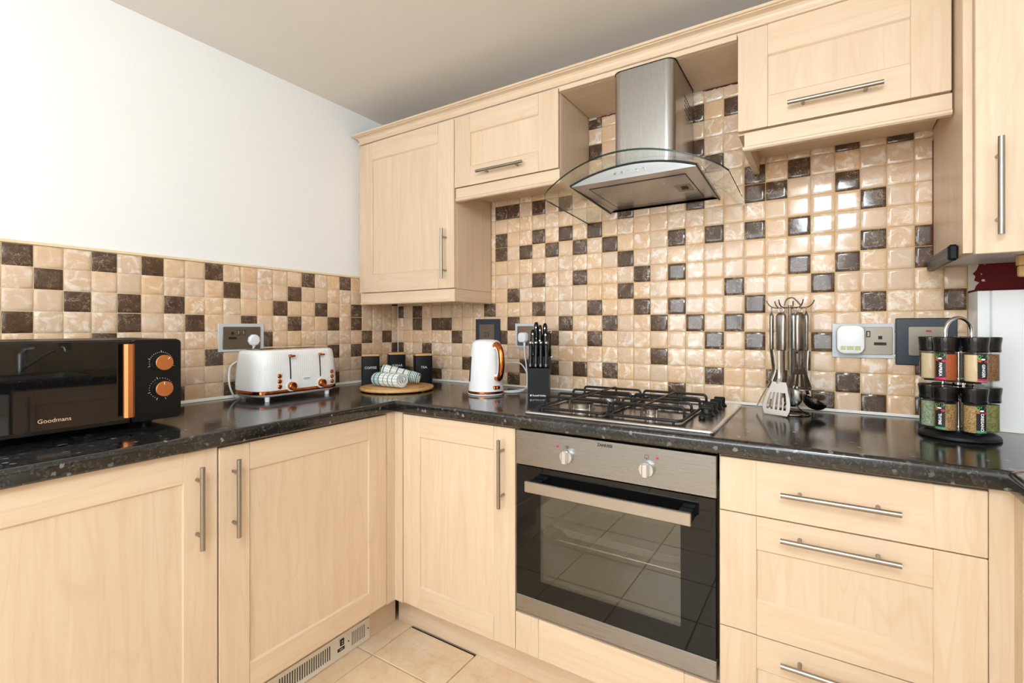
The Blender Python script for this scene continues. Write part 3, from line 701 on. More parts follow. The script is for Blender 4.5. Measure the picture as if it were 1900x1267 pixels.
# sink cut-out, made real in the mesh
SX0, SX1, SY0, SY1 = 2.345, 2.745, -1.20, -0.86
g = G(); g.box(SX0 + .012, SX1 - .012, SY0 + .012, SY1 - .012, 0.80, 0.95); cutter = g.build('cutter', 'worktop')
md = wt.modifiers.new('cut', 'BOOLEAN'); md.object = cutter; md.operation = 'DIFFERENCE'; md.solver = 'EXACT'
dg = bpy.context.evaluated_depsgraph_get(); nm = bpy.data.meshes.new_from_object(wt.evaluated_get(dg)); wt.modifiers.clear(); wt.data = nm; bpy.data.objects.remove(cutter)
nm.polygons.foreach_set('use_smooth', [True] * len(nm.polygons)); nm.set_sharp_from_angle(angle=math.radians(32))
tag(wt, 'speckled black laminate worktop running round the kitchen', 'worktop')
g = G(); g.box(2.2485, 2.33, -0.0018, 0.0018, WT + 0.0001, WT + 0.0009)
g = G(); g.M = Matrix.Translation((2.2555, -0.6185, 0)) @ Matrix.Rotation(PI / 4, 4, 'Z'); g.box(0, 0.06, -0.0018, 0.0018, WT - 0.0005, WT + 0.0008); g.build('joint_strip', 'brown_edge', wt)

t = thing('sink', 'stainless steel sink with drainer set in the right worktop', 'sink')
g = G()
for a in ((SX0, SX1, SY0, SY0 + .02), (SX0, SX1, SY1 - .02, SY1), (SX0, SX0 + .02, SY0 + .02, SY1 - .02), (SX1 - .02, SX1, SY0 + .02, SY1 - .02)): g.box(*a, WT + 0.0005, WT + 0.005, 0.001)
g.build('rim', 'steel_x', t)
g = G(); b0 = rrect(SX1 - SX0 - .03, SY1 - SY0 - .03, .05, 5, (SX0 + SX1) / 2, (SY0 + SY1) / 2); b1 = rrect(SX1 - SX0 - .07, SY1 - SY0 - .07, .05, 5, (SX0 + SX1) / 2, (SY0 + SY1) / 2)
g.loft([[(x, y, WT + .003) for x, y in b0], [(x, y, 0.872) for x, y in b1]], cap0=False); g.build('bowl', 'steel_x', t)
g = G(); g.box(2.32, 2.76, -1.70, SY0 - 0.001, WT + .0005, WT + .004, 0.001)
for i in range(9): g.box(2.36, 2.70, -1.66 + i * .048, -1.645 + i * .048, WT + .004, WT + .007, 0.001)
g.build('drainer', 'steel_x', t)
t = thing('mixer_tap', 'chrome mixer tap with long slanting spout beside the sink', 'tap', (2.795, -1.05, WT))
g = G(); g.lathe([(0.026, 0), (0.026, 0.006), (0.02, 0.012), (0.02, 0.11), (0.016, 0.125), (0.001, 0.128)], 24); g.build('body', 'chrome', t)
g = G(); g.tube(smooth_path([(-0.01, 0, 0.03), (-0.10, 0.06, 0.10), (-0.20, 0.12, 0.155), (-0.225, 0.135, 0.155), (-0.23, 0.138, 0.135)]), 0.010, 12); g.build('spout', 'chrome', t)
g = G(); g.tube([(0, 0, 0.12), (-0.02, 0.02, 0.15), (-0.05, 0.05, 0.157)], [0.014, 0.012, 0.008], 10); g.build('lever', 'chrome', t)

# ---- wall units -----------------------------------------------------
UF = 0.285                      # front plane of the wall-unit doors
def pelmet_profile(y, z0, z1):  # (y, z): moulded light rail, front at y
    return [(y + 0.020, z0), (y + 0.004, z0), (y, z0 + 0.004), (y, z0 + 0.010), (y + 0.005, z0 + 0.014), (y + 0.005, z1), (y + 0.020, z1)]
def pelmet(parent, x0, x1, z0, z1, ret_left=False, ret_right=False, front=-0.002, depth=0.281):
    g = G(); pr = pelmet_profile(front, z0, z1)
    def ring(side):
        if side == 'L': return [((x0 + (y - front) if ret_left else x0), y, z) for y, z in pr]
        return [((x1 - (y - front) if ret_right else x1), y, z) for y, z in pr]
    g.loft([ring('L'), ring('R')])
    o = g.build('pelmet', 'maple_x', parent, sharp=20)
    for flag, x, s in ((ret_left, x0, 1), (ret_right, x1, -1)):
        if flag:
            g = G(); g.loft([[(x + s * (y - front), y, z) for y, z in pr], [(x + s * (y - front), depth, z) for y, z in pr]]); g.build('pelmet_return', 'maple_y', parent, sharp=20)
    return o
UT = 2.0765
t = thing('wall_cabinet', 'tall maple wall cupboard in the left corner with an upright handle', 'cupboard', (0.030, -UF, 0))
carcass(t, -0.029, 0.5965, UF - 0.0085, 1.350, UT); shaker(t, 0.002, 0.596, 1.3535, UT - 0.001, stile=0.088, rail=0.088, handle=('v', 1.394, 1.608, 0.553)); pelmet(t, 0.005, 0.603, 1.294, 1.349, ret_right=True, depth=0.2745)
t = thing('wall_cabinet', 'short maple wall cupboard left of the cooker hood', 'cupboard', (0.6285, -UF, 0))
carcass(t, 0.0, 0.4975, UF - 0.0085, 1.775, UT); shaker(t, 0.0015, 0.4965, 1.7785, UT - 0.001, stile=0.084, rail=0.082, handle=('h', 0.138, 0.357, 1.8185), name='flap_door'); pelmet(t, 0.008, 0.506, 1.720, 1.774, ret_right=True, depth=0.2745)
t = thing('wall_cabinet', 'short maple wall cupboard right of the cooker hood', 'cupboard', (1.7355, -UF, 0))
carcass(t, 0.0, 0.4925, UF - 0.0085, 1.772, UT); shaker(t, 0.0015, 0.4905, 1.7775, UT + 0.002, stile=0.0805, rail=0.094, handle=('h', 0.134, 0.353, 1.8225), name='flap_door'); pelmet(t, 0.014, 0.4915, 1.717, 1.771, ret_left=True, depth=0.2745)
# board bridging the gap above the hood
t = thing('bridging_shelf', 'maple bridging board above the cooker hood chimney', 'shelf', (1.1275, -UF, 0))
g = G(); g.box(0.0008, 0.6065, 0.0165, UF - 0.0005, 2.0605, 2.0785, 0.0008); g.build('board', 'maple_x', t)
g = G(); g.box(0.0008, 0.6065, 0.0, 0.016, 2.0605, 2.0785, 0.0012); g.build('front_edge', 'maple_x', t)
# cornice over the three units
def cornice_ring(x_of):
    pr = [(0.0, 2.0790), (-0.007, 2.0790), (-0.0105, 2.0810), (-0.0115, 2.0840), (-0.0105, 2.0870), (-0.006, 2.0890), (-0.006, 2.0970), (-0.008, 2.1030), (-0.013, 2.1090), (-0.021, 2.1130), (-0.0275, 2.1140), (-0.0275, 2.1170), (-0.034, 2.1177), (-0.0365, 2.1210), (-0.036, 2.1245), (-0.032, 2.1270), (0.0, 2.1270)]
    return [(x_of(y), -UF + 0.004 + y, z) for y, z in pr]
g = G(); g.loft([cornice_ring(lambda y: 0.036 + y), cornice_ring(lambda y: 2.228)])
for i in range(1): pass
co = g.build('cornice', 'maple_x', sharp=18); tag(co, 'moulded maple cornice along the top of the wall cupboards', 'cornice')
# the door tops meet the cornice; the bridging board needs a lift so the cornice sits on the units
# tall deep unit at the right edge
t = thing('wall_cabinet', 'deep tall wall cupboard at the right edge with an upright handle', 'cupboard', (2.2313, -0.386, 0))
g = G(); g.box(0.0, 0.0178, 0.0195, 0.3825, 1.3575, UT + 0.12, 0.0008); g.build('side_panel', 'maple_z', t)
g = G(); g.box(0.0182, 0.60, 0.0215, 0.378, 1.366, UT + 0.12, 0.001); g.build('body', 'maple_z', t)
g = G(); g.box(0.0182, 0.60, 0.0220, 0.377, 1.3645, 1.3658); g.build('underside', 'white_plastic', t)
shaker(t, 0.0185, 0.599, 1.3525, UT + 0.119, stile=0.105, rail=0.094, handle=('v', 1.390, 1.606, 0.0545))

# ================================================================== APPLIANCES
# ---- built-in oven --------------------------------------------------
OV = thing('oven', 'built-in stainless steel oven with black glass door and tray inside', 'oven', (1.1315, -0.5935, 0))
g = G(); g.box(0.0, 0.596, 0.002, 0.020, 0.7525, 0.8605, 0.0012); cp = g.build('control_panel', 'steel_oven', OV)
g = G()   # casing round the cavity, open at the front
cx0, cx1, cz0, cz1 = 0.052, 0.544, 0.375, 0.705
g.box(0.006, cx0, 0.024, 0.50, 0.292, 0.752); g.box(cx1, 0.590, 0.024, 0.50, 0.292, 0.752); g.box(cx0, cx1, 0.024, 0.50, 0.292, cz0); g.box(cx0, cx1, 0.024, 0.50, cz1, 0.752); g.box(cx0, cx1, 0.46, 0.50, cz0, cz1)
g.build('cavity', 'oven_enamel', OV)
DO = G(); wx0, wx1, wz0_, wz1_ = 0.088, 0.508, 0.400, 0.690   # door: black glass frame round the pane
DO.box(0.002, wx0, 0.003, 0.022, 0.3415, 0.7495); DO.box(wx1, 0.594, 0.003, 0.022, 0.3415, 0.7495); DO.box(wx0, wx1, 0.003, 0.022, 0.3415, wz0_); DO.box(wx0, wx1, 0.003, 0.022, wz1_, 0.7495)
door = DO.build('door', 'black_glass', OV)
g = G(); g.box(wx0, wx1, 0.0032, 0.0066, wz0_, wz1_); g.build('pane', 'oven_pane', door)
g = G(); g.box(0.0, 0.596, 0.0025, 0.022, 0.290, 0.3405, 0.0012); g.build('bottom_trim', 'steel_oven', door)
g = G(); g.box(0.0605, 0.545, -0.048, -0.036, 0.6865, 0.7195, 0.002); g.build('handle', 'oven_bar', door)
g = G()
for a, b in ((0.062, 0.098), (0.508, 0.544)): g.box(a, b, -0.0355, 0.003, 0.690, 0.716, 0.003)
g.build('handle_bracket', 'black_plastic', door)
for kx, kn in ((0.180, 0), (0.4205, 0)):
    g = G(); g.M = Matrix.Translation((kx, 0.0018, 0.8000)) @ Matrix.Rotation(PI / 2, 4, 'X')
    g.lathe([(0.0205, 0), (0.0205, 0.010), (0.019, 0.0125), (0.001, 0.0125)], 32); g.M = Matrix.Translation((kx, 0.0018, 0.8000))
    g.box(-0.0085, 0.0085, -0.026, -0.0105, -0.0195, 0.0195, 0.003); g.build('knob', 'knob_silver', cp)
for ix, r0 in ((0.1705 - 0.022, 0), (0.4205 + 0.0275, 0)):
    g = G(); g.box(ix - 0.0028, ix + 0.0028, 0.0005, 0.0022, 0.8235 if ix < .3 else 0.8305, 0.8292 if ix < .3 else 0.8362); g.build('indicator_lamp', 'red_print', cp)
g = G()
for i in range(3):
    for j in range(3): g.box(0.176 + i * .0035, 0.1782 + i * .0035, 0.0012, 0.0019, 0.8235 + j * .003, 0.8252 + j * .003)
g.build('symbol', 'dark_print', cp)
g = G()
for a in ((0.4135, 0.4245, 0.8375, 0.8383), (0.4135, 0.4245, 0.8290, 0.8298), (0.4135, 0.4143, 0.829, 0.838), (0.4237, 0.4245, 0.829, 0.838), (0.418, 0.420, 0.8255, 0.8275)): g.box(a[0], a[1], 0.0012, 0.0019, a[2], a[3])
g.build('symbol', 'dark_print', cp)
text_mesh('lettering', 'ZANUSSI', 0.0115, 'dark_print', cp, face_matrix((0.2985, 0.0018, 0.8475), (1, 0, 0), (0, 0, 1)), bold=0.0003)
# shelf and glass-sided roasting tray inside
t = thing('oven_shelf', 'chrome wire shelf inside the oven', 'shelf', (1.1315, -0.5935, 0))
g = G(); 
g.tube([(0.058, 0.06, 0.515), (0.538, 0.06, 0.515), (0.538, 0.42, 0.515), (0.058, 0.42, 0.515)], 0.0028, 8, closed=True)
for i in range(13): g.cyl((0.085 + i * 0.0355, 0.06, 0.515), (0.085 + i * 0.0355, 0.42, 0.515), 0.0016, n=6)
g.build('wires', 'bright_steel', t)
t = thing('roasting_tray', 'shallow pale roasting tray on the wire shelf inside the oven', 'tray', (1.1315, -0.5935, 0))
a0 = rrect(0.36, 0.24, 0.03, 5, 0.30, 0.21); a1 = rrect(0.40, 0.28, 0.04, 5, 0.30, 0.21); a2 = rrect(0.43, 0.31, 0.045, 5, 0.30, 0.21)
g = G(); g.loft([[(x, y, 0.5182) for x, y in a0], [(x, y, 0.552) for x, y in a1], [(x, y, 0.556) for x, y in a2], [(x, y, 0.554) for x, y in a2], [(x, y, 0.5495) for x, y in a1], [(x, y, 0.521) for x, y in a0]]); g.build('tray', 'aluminium', t)

# ---- gas hob --------------------------------------------------------
HOB = thing('gas_hob', 'stainless steel four-burner gas hob with black pan supports', 'hob', (1.1535, -0.580, WT))
HW, HD = 0.566, 0.520
outl = rrect(HW, HD, 0.010, 4, HW / 2, HD / 2)
def sc_outl(k): return rrect(HW - 2 * k, HD - 2 * k, 0.010, 4, HW / 2, HD / 2)
g = G(); g.loft([[(x, y, 0.0003) for x, y in sc_outl(0.001)], [(x, y, 0.004) for x, y in outl], [(x, y, 0.0075) for x, y in sc_outl(0.0015)], [(x, y, 0.009) for x, y in sc_outl(0.005)], [(x, y, 0.0085) for x, y in sc_outl(0.012)]])
plate = g.build('plate', 'hob_steel', HOB)
HP = 0.0086
burners = [(0.134, 0.147, 0.037), (0.137, 0.378, 0.031), (0.362, 0.147, 0.020), (0.362, 0.370, 0.034)]
for bx, by, R in burners:
    g = G(); g.lathe([(R * 1.18, HP), (R * 1.15, HP + 0.005), (R * 0.92, HP + 0.006), (R * 0.92, HP + 0.0145), (R * 1.0, HP + 0.016), (R * 1.0, HP + 0.0185)], 40, (bx, by, 0)); b = g.build('burner', 'burner_body', HOB)
    g = G(); g.lathe([(R * 1.04, HP + 0.0187), (R * 1.10, HP + 0.0200), (R * 1.10, HP + 0.0240), (R * 1.02, HP + 0.0262), (R * 0.6, HP + 0.0270), (0.001, HP + 0.0272)], 40, (bx, by, 0)); g.build('burner_cap', 'burner_cap', b)
    g = G(); g.cyl((bx + R * 1.05, by - R * 0.75, HP), (bx + R * 1.05, by - R * 0.75, HP + 0.02), 0.0022, n=8); g.build('igniter', 'bright_steel', b)
    g = G(); g.cyl((bx - R * 0.2, by - R * 1.22, HP), (bx - R * 0.2, by - R * 1.22, HP + 0.016), 0.0018, n=8); g.build('flame_sensor', 'bright_steel', b)
def bent(pts, r=0.012, n=5):
    """polyline with rounded corners"""
    P = [Vector(p) for p in pts]; out = [P[0]]
    for i in range(1, len(P) - 1):
        a = (P[i - 1] - P[i]).normalized(); b = (P[i + 1] - P[i]).normalized()
        p, q = P[i] + a * r, P[i] + b * r
        for k in range(n + 1):
            t = k / n; out.append(p.lerp(P[i], t).lerp(P[i].lerp(q, t), t))
    out.append(P[-1]); return out
ZL, ZH = 0.0155, 0.0450
for gx0, gx1, bs in ((0.018, 0.246, burners[:2]), (0.250, 0.472, burners[2:])):
    g = G(); fy0, fy1 = 0.052, 0.464
    ring = [(x, y, ZL) for x, y in rrect(gx1 - gx0, fy1 - fy0, 0.018, 4, (gx0 + gx1) / 2, (fy0 + fy1) / 2)]
    g.tube(ring, 0.0044, 8, closed=True)
    mid = (fy0 + fy1) / 2; g.cyl((gx0, mid, ZL), (gx1, mid, ZL), 0.0044, n=8)
    sup = g.build('pan_support', 'cast_iron', HOB)
    cxm = bs[0][0] if gx0 < 0.1 else bs[1][0]
    g = G()
    for y in (0.110, 0.200, 0.318, 0.420):
        # hoop across, standing on the frame
        ex = 0.0 
        g.tube(bent([(gx0 + 0.004, y, ZL), (gx0 + 0.004, y, ZH), (gx1 - 0.004, y, ZH), (gx1 - 0.004, y, ZL)]), 0.0043, 8)
    g.build('hoop', 'cast_iron', sup)
    g = G(); g.tube(bent([(cxm, fy0, ZL), (cxm, fy0 + 0.006, ZH + 0.0015), (cxm, fy1 - 0.006, ZH + 0.0015), (cxm, fy1, ZL)], 0.008), 0.0036, 8); g.build('cross_bar', 'burner_cap', sup)
    g = G()
    for fx in (gx0 + 0.02, gx1 - 0.02):
        for fy in (fy0, fy1): g.cyl((fx, fy, HP), (fx, fy, ZL), 0.004, n=8)
    g.build('foot', 'black_plastic', sup)
for i, ky in enumerate((0.232, 0.301, 0.345, 0.390)):
    if i == 3: continue
    ky = (0.232, 0.304, 0.376)[i]
    g = G(); g.lathe([(0.0225, HP + 0.0002), (0.0225, HP + 0.004), (0.0185, HP + 0.007), (0.0165, HP + 0.012), (0.0155, HP + 0.0215), (0.001, HP + 0.0225)], 28, (0.5055, ky, 0)); g.M = Matrix.Translation((0.5055, ky, 0)); g.box(-0.017, 0.017, -0.0062, 0.0062, HP + 0.010, HP + 0.030, 0.003); g.build('knob', 'black_plastic', HOB)
g = G(); g.lathe([(0.0225, HP + 0.0002), (0.0225, HP + 0.004), (0.0185, HP + 0.007), (0.0165, HP + 0.012), (0.0155, HP + 0.0215), (0.001, HP + 0.0225)], 28, (0.5055, 0.446, 0)); g.M = Matrix.Translation((0.5055, 0.446, 0)); g.box(-0.017, 0.017, -0.0062, 0.0062, HP + 0.010, HP + 0.030, 0.003); g.build('knob', 'black_plastic', HOB)
g = G(); g.ball((0.5065, 0.158, HP + 0.005), 0.0105, 20, 10, 0.75); g.build('ignition_button', 'black_plastic', HOB)

# ---- cooker hood ----------------------------------------------------
HX = 1.4315
HD_ = thing('cooker_hood', 'stainless steel chimney cooker hood with curved glass canopy', 'hood', (HX, 0, 0))
ch = rrect(0.205, 0.300, 0.030, 8, 0.016, -0.1505)
ch = [(x, min(y, -0.0075)) for x, y in ch]
g = G(); g.loft([[(x, y, 1.70) for x, y in ch], [(x, y, 2.0600) for x, y in ch]]); chim = g.build('chimney', 'steel_z', HD_, sharp=50)
g = G(); c2 = [(0.016 + (x - 0.016) * 1.012, -0.1505 + (y + 0.1505) * 1.008, 0) for x, y in ch]
g.tube([(x, min(y, -0.007), 2.0585) for x, y, z in c2], 0.0012, 6, closed=True); g.build('seal', 'dark_slot', chim)
g = G()   # slots of the side vent
for i in range(5):
    for j in range(4):
        y = -0.155 + i * 0.017; z = 1.985 - j * 0.016 - i * 0.002
        g.box(0.1184, 0.1189, y, y + 0.011, z, z + 0.0055)
g.build('vent_slots', 'dark_slot', chim)
def gz(dx, y): return 1.6895 - 0.92 * dx * dx + 0.05 * (-y)
# canopy glass: bent sheet, 6 mm thick, front edge bowed in plan
NX, NY = 36, 8
def front_y(dx): 
    u = abs(dx) / 0.2975
    return -0.487 + 0.055 * u ** 2 + (0.03 * max(0, (u - 0.90) / 0.10) ** 2)
top, bot = [], []
for j in range(NY + 1):
    for i in range(NX + 1):
        dx = -0.2975 + 0.595 * i / NX; y = -0.0085 + (front_y(dx) + 0.0085) * j / NY; z = gz(dx, y)
        top.append((dx, y, z + 0.006)); bot.append((dx, y, z))
n1 = NX + 1; nv = len(top); Fs = []; edge = []
for j in range(NY):
    for i in range(NX):
        a = j * n1 + i; Fs.append((a, a + 1, a + 1 + n1, a + n1)); Fs.append((nv + a, nv + a + n1, nv + a + 1 + n1, nv + a + 1))
g = G(); g.add(top + bot, Fs); canopy = g.build('glass_canopy', 'canopy_glass', HD_)
g = G(); V = []; 
rim = [j * n1 for j in range(NY + 1)] + [NY * n1 + i for i in range(1, n1)] + [j * n1 + NX for j in range(NY - 1, -1, -1)]
V = [top[i] for i in rim] + [bot[i] for i in rim]; m_ = len(rim); g.add(V, [(k, k + 1, m_ + k + 1, m_ + k) for k in range(m_ - 1)]); g.build('glass_edge', 'canopy_edge', canopy)
# body: arched front under the glass
def body_ring(y, grow=0.0):
    P = [(-0.205, y, 1.657 + 0.02 * -y), (0.205, y, 1.657 + 0.02 * -y)]
    for i in range(17):
        dx = 0.205 - 0.41 * i / 16; P.append((dx, y, gz(dx, y) - 0.0006))
    return P
g = G(); g.loft([body_ring(-0.386), body_ring(-0.0088)]); body = g.build('body', 'steel_x', HD_)
def arch_line(y, o): return [(dx, y, gz(dx, y) - 0.001) for dx in [-0.207 + 0.414 * i / 20 for i in range(21)]]
g = G(); g.tube(arch_line(-0.3885, 0), 0.0028, 6); g.tube([(0.2065, -0.3885, gz(.2065, -.3885) - 0.003), (0.2065, -0.0095, gz(.2065, 0) - 0.003)], 0.0028, 6); g.tube([(-0.2065, -0.3885, gz(.2065, -.3885) - 0.003), (-0.2065, -0.0095, gz(.2065, 0) - 0.003)], 0.0028, 6); g.build('gasket', 'black_plastic', body)
def under(x, y): return 1.657 + 0.02 * -y
def under_box(g, x0, x1, y0, y1, dz0, dz1):
    V = [(x, y, under(x, y) + dz) for dz in (dz0, dz1) for x, y in ((x0, y0), (x1, y0), (x1, y1), (x0, y1))]
    g.add(V, [(0, 3, 2, 1), (4, 5, 6, 7), (0, 1, 5, 4), (1, 2, 6, 5), (2, 3, 7, 6), (3, 0, 4, 7)])
g = G(); under_box(g, -0.160, 0.160, -0.330, -0.052, -0.0012, -0.0002); flt = g.build('grease_filter', 'steel_oven', body)
g = G()
for a in ((-0.1615, 0.1615, -0.3316, -0.3302), (-0.1615, 0.1615, -0.0518, -0.0504), (-0.1615, -0.1602, -0.3316, -0.0504), (0.1602, 0.1615, -0.3316, -0.0504)): under_box(g, *a, -0.0018, -0.0003)
g.build('filter_gap', 'dark_slot', flt)
g = G(); under_box(g, 0.100, 0.150, -0.235, -0.150, -0.0024, -0.0013); lt = g.build('filter_latch', 'nickel', flt)
g = G(); under_box(g, 0.118, 0.138, -0.205, -0.180, -0.0050, -0.0025); g.build('catch', 'dark_slot', lt)
for i in range(5):
    g = G(); x = -0.046 + i * 0.0235; g.cyl((x, -0.3862, 1.683), (x, -0.3925, 1.683), 0.0043, n=14); g.build('button', 'chrome', body)

# ---- microwave ------------------------------------------------------
MW = thing('microwave', 'black microwave with a copper handle and two copper dials', 'microwave', (0.385, -1.690, WT), LRUN)   # local x towards the far wall, local y into the depth
MWW = 0.456
g = G(); g.box(0.0, MWW, 0.004, 0.330, 0.021, 0.243, 0.004); g.build('casing', 'black_plastic', MW)
g = G(); g.box(0.002, MWW - 0.1215, -0.012, 0.0035, 0.021, 0.241, 0.002); md_ = g.build('door', 'microwave_glass', MW)
g = G(); pr = rrect(0.1185, 0.2205, 0.010, 4, MWW - 0.0605, 0.1312); g.loft([[(x, 0.0035, z) for x, z in pr], [(x, -0.012, z) for x, z in pr]]); mp = g.build('control_panel', 'microwave_panel', MW)
g = G(); hx = MWW - 0.1325   # copper bar handle: bevelled bar on two stand-offs
g.loft([[(hx + a * 0.0115, -0.040 + b, z) for a, b in ((-1, 0.012), (-1, 0.004), (-0.45, -0.002), (0.45, -0.002), (1, 0.004), (1, 0.012))] for z in (0.040, 0.232)]); hd = g.build('handle', 'copper_satin', md_)
g = G()
for z in (0.062, 0.210): g.cyl((hx, -0.030, z), (hx, -0.011, z), 0.006)
g.build('handle_post', 'black_plastic', md_)
for kz in (0.1785, 0.106):
    g = G(); g.M = Matrix.Translation((MWW - 0.0505, -0.0122, kz)) @ Matrix.Rotation(PI / 2, 4, 'X'); g.lathe([(0.0245, 0.0), (0.0245, 0.004), (0.0205, 0.0045), (0.0200, 0.017)], 36); kn = g.build('dial', 'black_plastic', mp)
    g = G(); g.M = Matrix.Translation((MWW - 0.0505, -0.0122, kz)) @ Matrix.Rotation(PI / 2, 4, 'X'); g.lathe([(0.0205, 0.0172), (0.0212, 0.019), (0.0212, 0.022), (0.020, 0.0232), (0.001, 0.0234)], 36); g.build('dial_face', 'copper_satin', kn)
    g = G(); a0, a1, n = ((200, -20, 23) if kz > 0.15 else (250, -70, 26))
    for i in range(n):
        a = math.radians(a0 + (a1 - a0) * i / (n - 1)); r0, r1 = 0.0275, (0.0335 if (i in (0, n - 1, 11, 4)) else 0.0295)
        c, s = math.cos(a), math.sin(a); w = 0.0005
        g.M = Matrix.Translation((MWW - 0.0505, -0.0128, kz)) @ Matrix.Rotation(-a, 4, 'Y'); g.box(r0, r1, 0.0, 0.0006, -w, w)
    g.build('dial_marks', 'white_print', mp)
    g = G(); a = math.radians(50 if kz > .15 else 95); g.M = Matrix.Translation((MWW - 0.0505, -0.0362, kz)) @ Matrix.Rotation(-a, 4, 'Y'); g.box(0.012, 0.019, 0.0, 0.0008, -0.0006, 0.0006); g.build('pointer', 'white_print', kn)
text_mesh('lettering', 'Goodmans', 0.0140, 'gold_print', md_, face_matrix((0.182, -0.0122, 0.053), (1, 0, 0), (0, 0, 1)), depth=0.0003, sx=1.0)
for fx in (0.05, MWW - 0.05):
    for fy in (0.085, 0.29):
        g = G(); g.cyl((fx, fy, 0.0002), (fx, fy, 0.0212), 0.014, 0.017); g.build('foot', 'black_plastic', MW)

# ---- toaster --------------------------------------------------------
TO = thing('toaster', 'white four-slice toaster with copper knobs and copper band', 'toaster', (0.143, -0.740, WT))
TL, TD = 0.356, 0.204        # length along the wall (local y), depth (local x)
def tring(k, z, r=0.060): return [(x, y, z) for x, y in rrect(TD - 2 * k, TL - 2 * k, r, 9)]
g = G(); g.loft([tring(0.0000, 0.040), tring(-0.001, 0.060), tring(0.002, 0.120), tring(0.007, 0.172), tring(0.0095, 0.183), tring(0.014, 0.188), tring(0.022, 0.1895)]); tb = g.build('body', 'toaster_emboss', TO, sharp=50)
g = G(); g.loft([tring(0.0005, 0.0265), tring(-0.0008, 0.0280), tring(-0.0008, 0.0385), tring(0.0005, 0.0398)]); g.build('copper_band', 'copper', TO, sharp=50)
g = G(); g.loft([tring(0.020, 0.0150), tring(0.006, 0.0185), tring(0.0008, 0.0262)]); g.build('base', 'toaster_white', TO, sharp=50)
for fx, fy in ((0.080, -0.134), (0.080, 0.122), (-0.075, -0.134), (-0.075, 0.122)):
    g = G(); g.cyl((fx, fy, 0.0002), (fx, fy, 0.0185), 0.0085, 0.0095); g.build('foot', 'toaster_white', TO)
g = G(); g.loft([[(x, y, 0.1897) for x, y in rrect(TD - 0.06, TL - 0.07, 0.03, 6)], [(x, y, 0.1915) for x, y in rrect(TD - 0.065, TL - 0.075, 0.03, 6)]]); tp = g.build('top_plate', 'bright_steel', TO)
g = G()
for sy in (-0.072, 0.072):
    for sx in (-0.032, 0.032): g.box(sx - 0.013, sx + 0.013, sy - 0.062, sy + 0.062, 0.1912, 0.1921, 0.0003)
g.build('bread_slots', 'dark_slot', tp)
FXT = TD / 2
def tx(z):   # front surface at height z
    return FXT + (0.001 - (z - 0.06) * 0.05 if z < .12 else -0.002 - (z - .12) * 0.0962)
for k, (ly, ky) in enumerate(((-0.054, -0.052), (0.076, 0.079))):
    g = G(); g.loft([[(tx(z) + 0.0010 - 0, ly + a, z) for a in (-0.0022, 0.0022)] + [(tx(z) - 0.004, ly + a, z) for a in (0.0022, -0.0022)] for z in (0.078, 0.110, 0.140, 0.165)]); g.build('lever_slot', 'dark_slot', tb)
    g = G(); dx_ = 0
    g.box(tx(.168) + dx_, tx(.168) + 0.010 + dx_, ly - 0.006, ly + 0.006, 0.1625, 0.172, 0.002); g.box(tx(.168) + 0.010 + dx_, tx(.168) + 0.022 + dx_, ly - 0.012, ly + 0.012, 0.163, 0.170, 0.002); g.build('lever', 'copper', tb)
    g = G(); g.M = Matrix.Translation((tx(.058) - 0.001, ky, 0.052)) @ Matrix.Rotation(PI / 2, 4, 'Y'); g.lathe([(0.0205, 0.0), (0.0205, 0.0025), (0.0165, 0.003)], 32); b_ = g.build('knob_collar', 'toaster_white', tb)
    g = G(); g.M = Matrix.Translation((tx(.058) + 0.002, ky, 0.052)) @ Matrix.Rotation(PI / 2, 4, 'Y'); g.lathe([(0.0158, 0.0), (0.0150, 0.013), (0.0128, 0.0155), (0.004, 0.0145), (0.001, 0.0142)], 32); g.build('knob', 'copper', b_)
    for i in range(3):
        z = 0.0535 + i * 0.0198; y = (-0.099, 0.131)[k]; x = tx(z) - (0.0026 if k else 0.0006)
        g = G(); g.M = Matrix.Translation((x, y, z)) @ (Matrix.Rotation(math.radians(12), 4, 'Z') if k else Matrix.Identity(4)) @ Matrix.Rotation(PI / 2, 4, 'Y'); g.lathe([(0.0085, -0.002), (0.0085, 0.003), (0.0065, 0.0052), (0.001, 0.0058)], 20); g.build('button', 'copper', tb)
g = G(); g.box(tx(.085) - 0.001, tx(.085) + 0.0022, -0.005, 0.031, 0.071, 0.082, 0.002); bd = g.build('badge', 'toaster_white', tb)
g = G(); g.box(tx(.085) + 0.0022, tx(.085) + 0.0027, 0.000, 0.026, 0.0755, 0.0778); g.build('badge_print', 'grey_plastic', bd)

# ---- kettle ---------------------------------------------------------
KE = thing('kettle', 'white jug kettle with copper handle and copper base ring', 'kettle', (0.782, -0.266, WT))
g = G(); g.lathe([(0.072, 0.0003), (0.0745, 0.003), (0.0745, 0.006)], 48); g.build('power_base', 'kettle_white', KE)
g = G(); g.lathe([(0.0738, 0.0062), (0.0743, 0.008), (0.0743, 0.0150), (0.0735, 0.0162)], 48); g.build('copper_ring', 'copper', KE)
g = G(); g.lathe([(0.0735, 0.0164), (0.0730, 0.020), (0.0715, 0.05), (0.0690, 0.10), (0.0650, 0.16), (0.0630, 0.180), (0.0605, 0.196)], 48, cap1=False); kb = g.build('body', 'kettle_white', KE)
g = G(); g.lathe([(0.0608, 0.1962), (0.0600, 0.205), (0.0560, 0.214), (0.0470, 0.2205), (0.030, 0.2245), (0.001, 0.226)], 48, cap0=False); g.build('lid', 'kettle_white', KE)
ha = math.radians(-54 + 34); hdv = Vector((math.cos(ha), math.sin(ha), 0))
def kp(r, z, side=0.0): 
    s = Vector((-hdv.y, hdv.x, 0)); v = hdv * r + s * side; return (v.x, v.y, z)
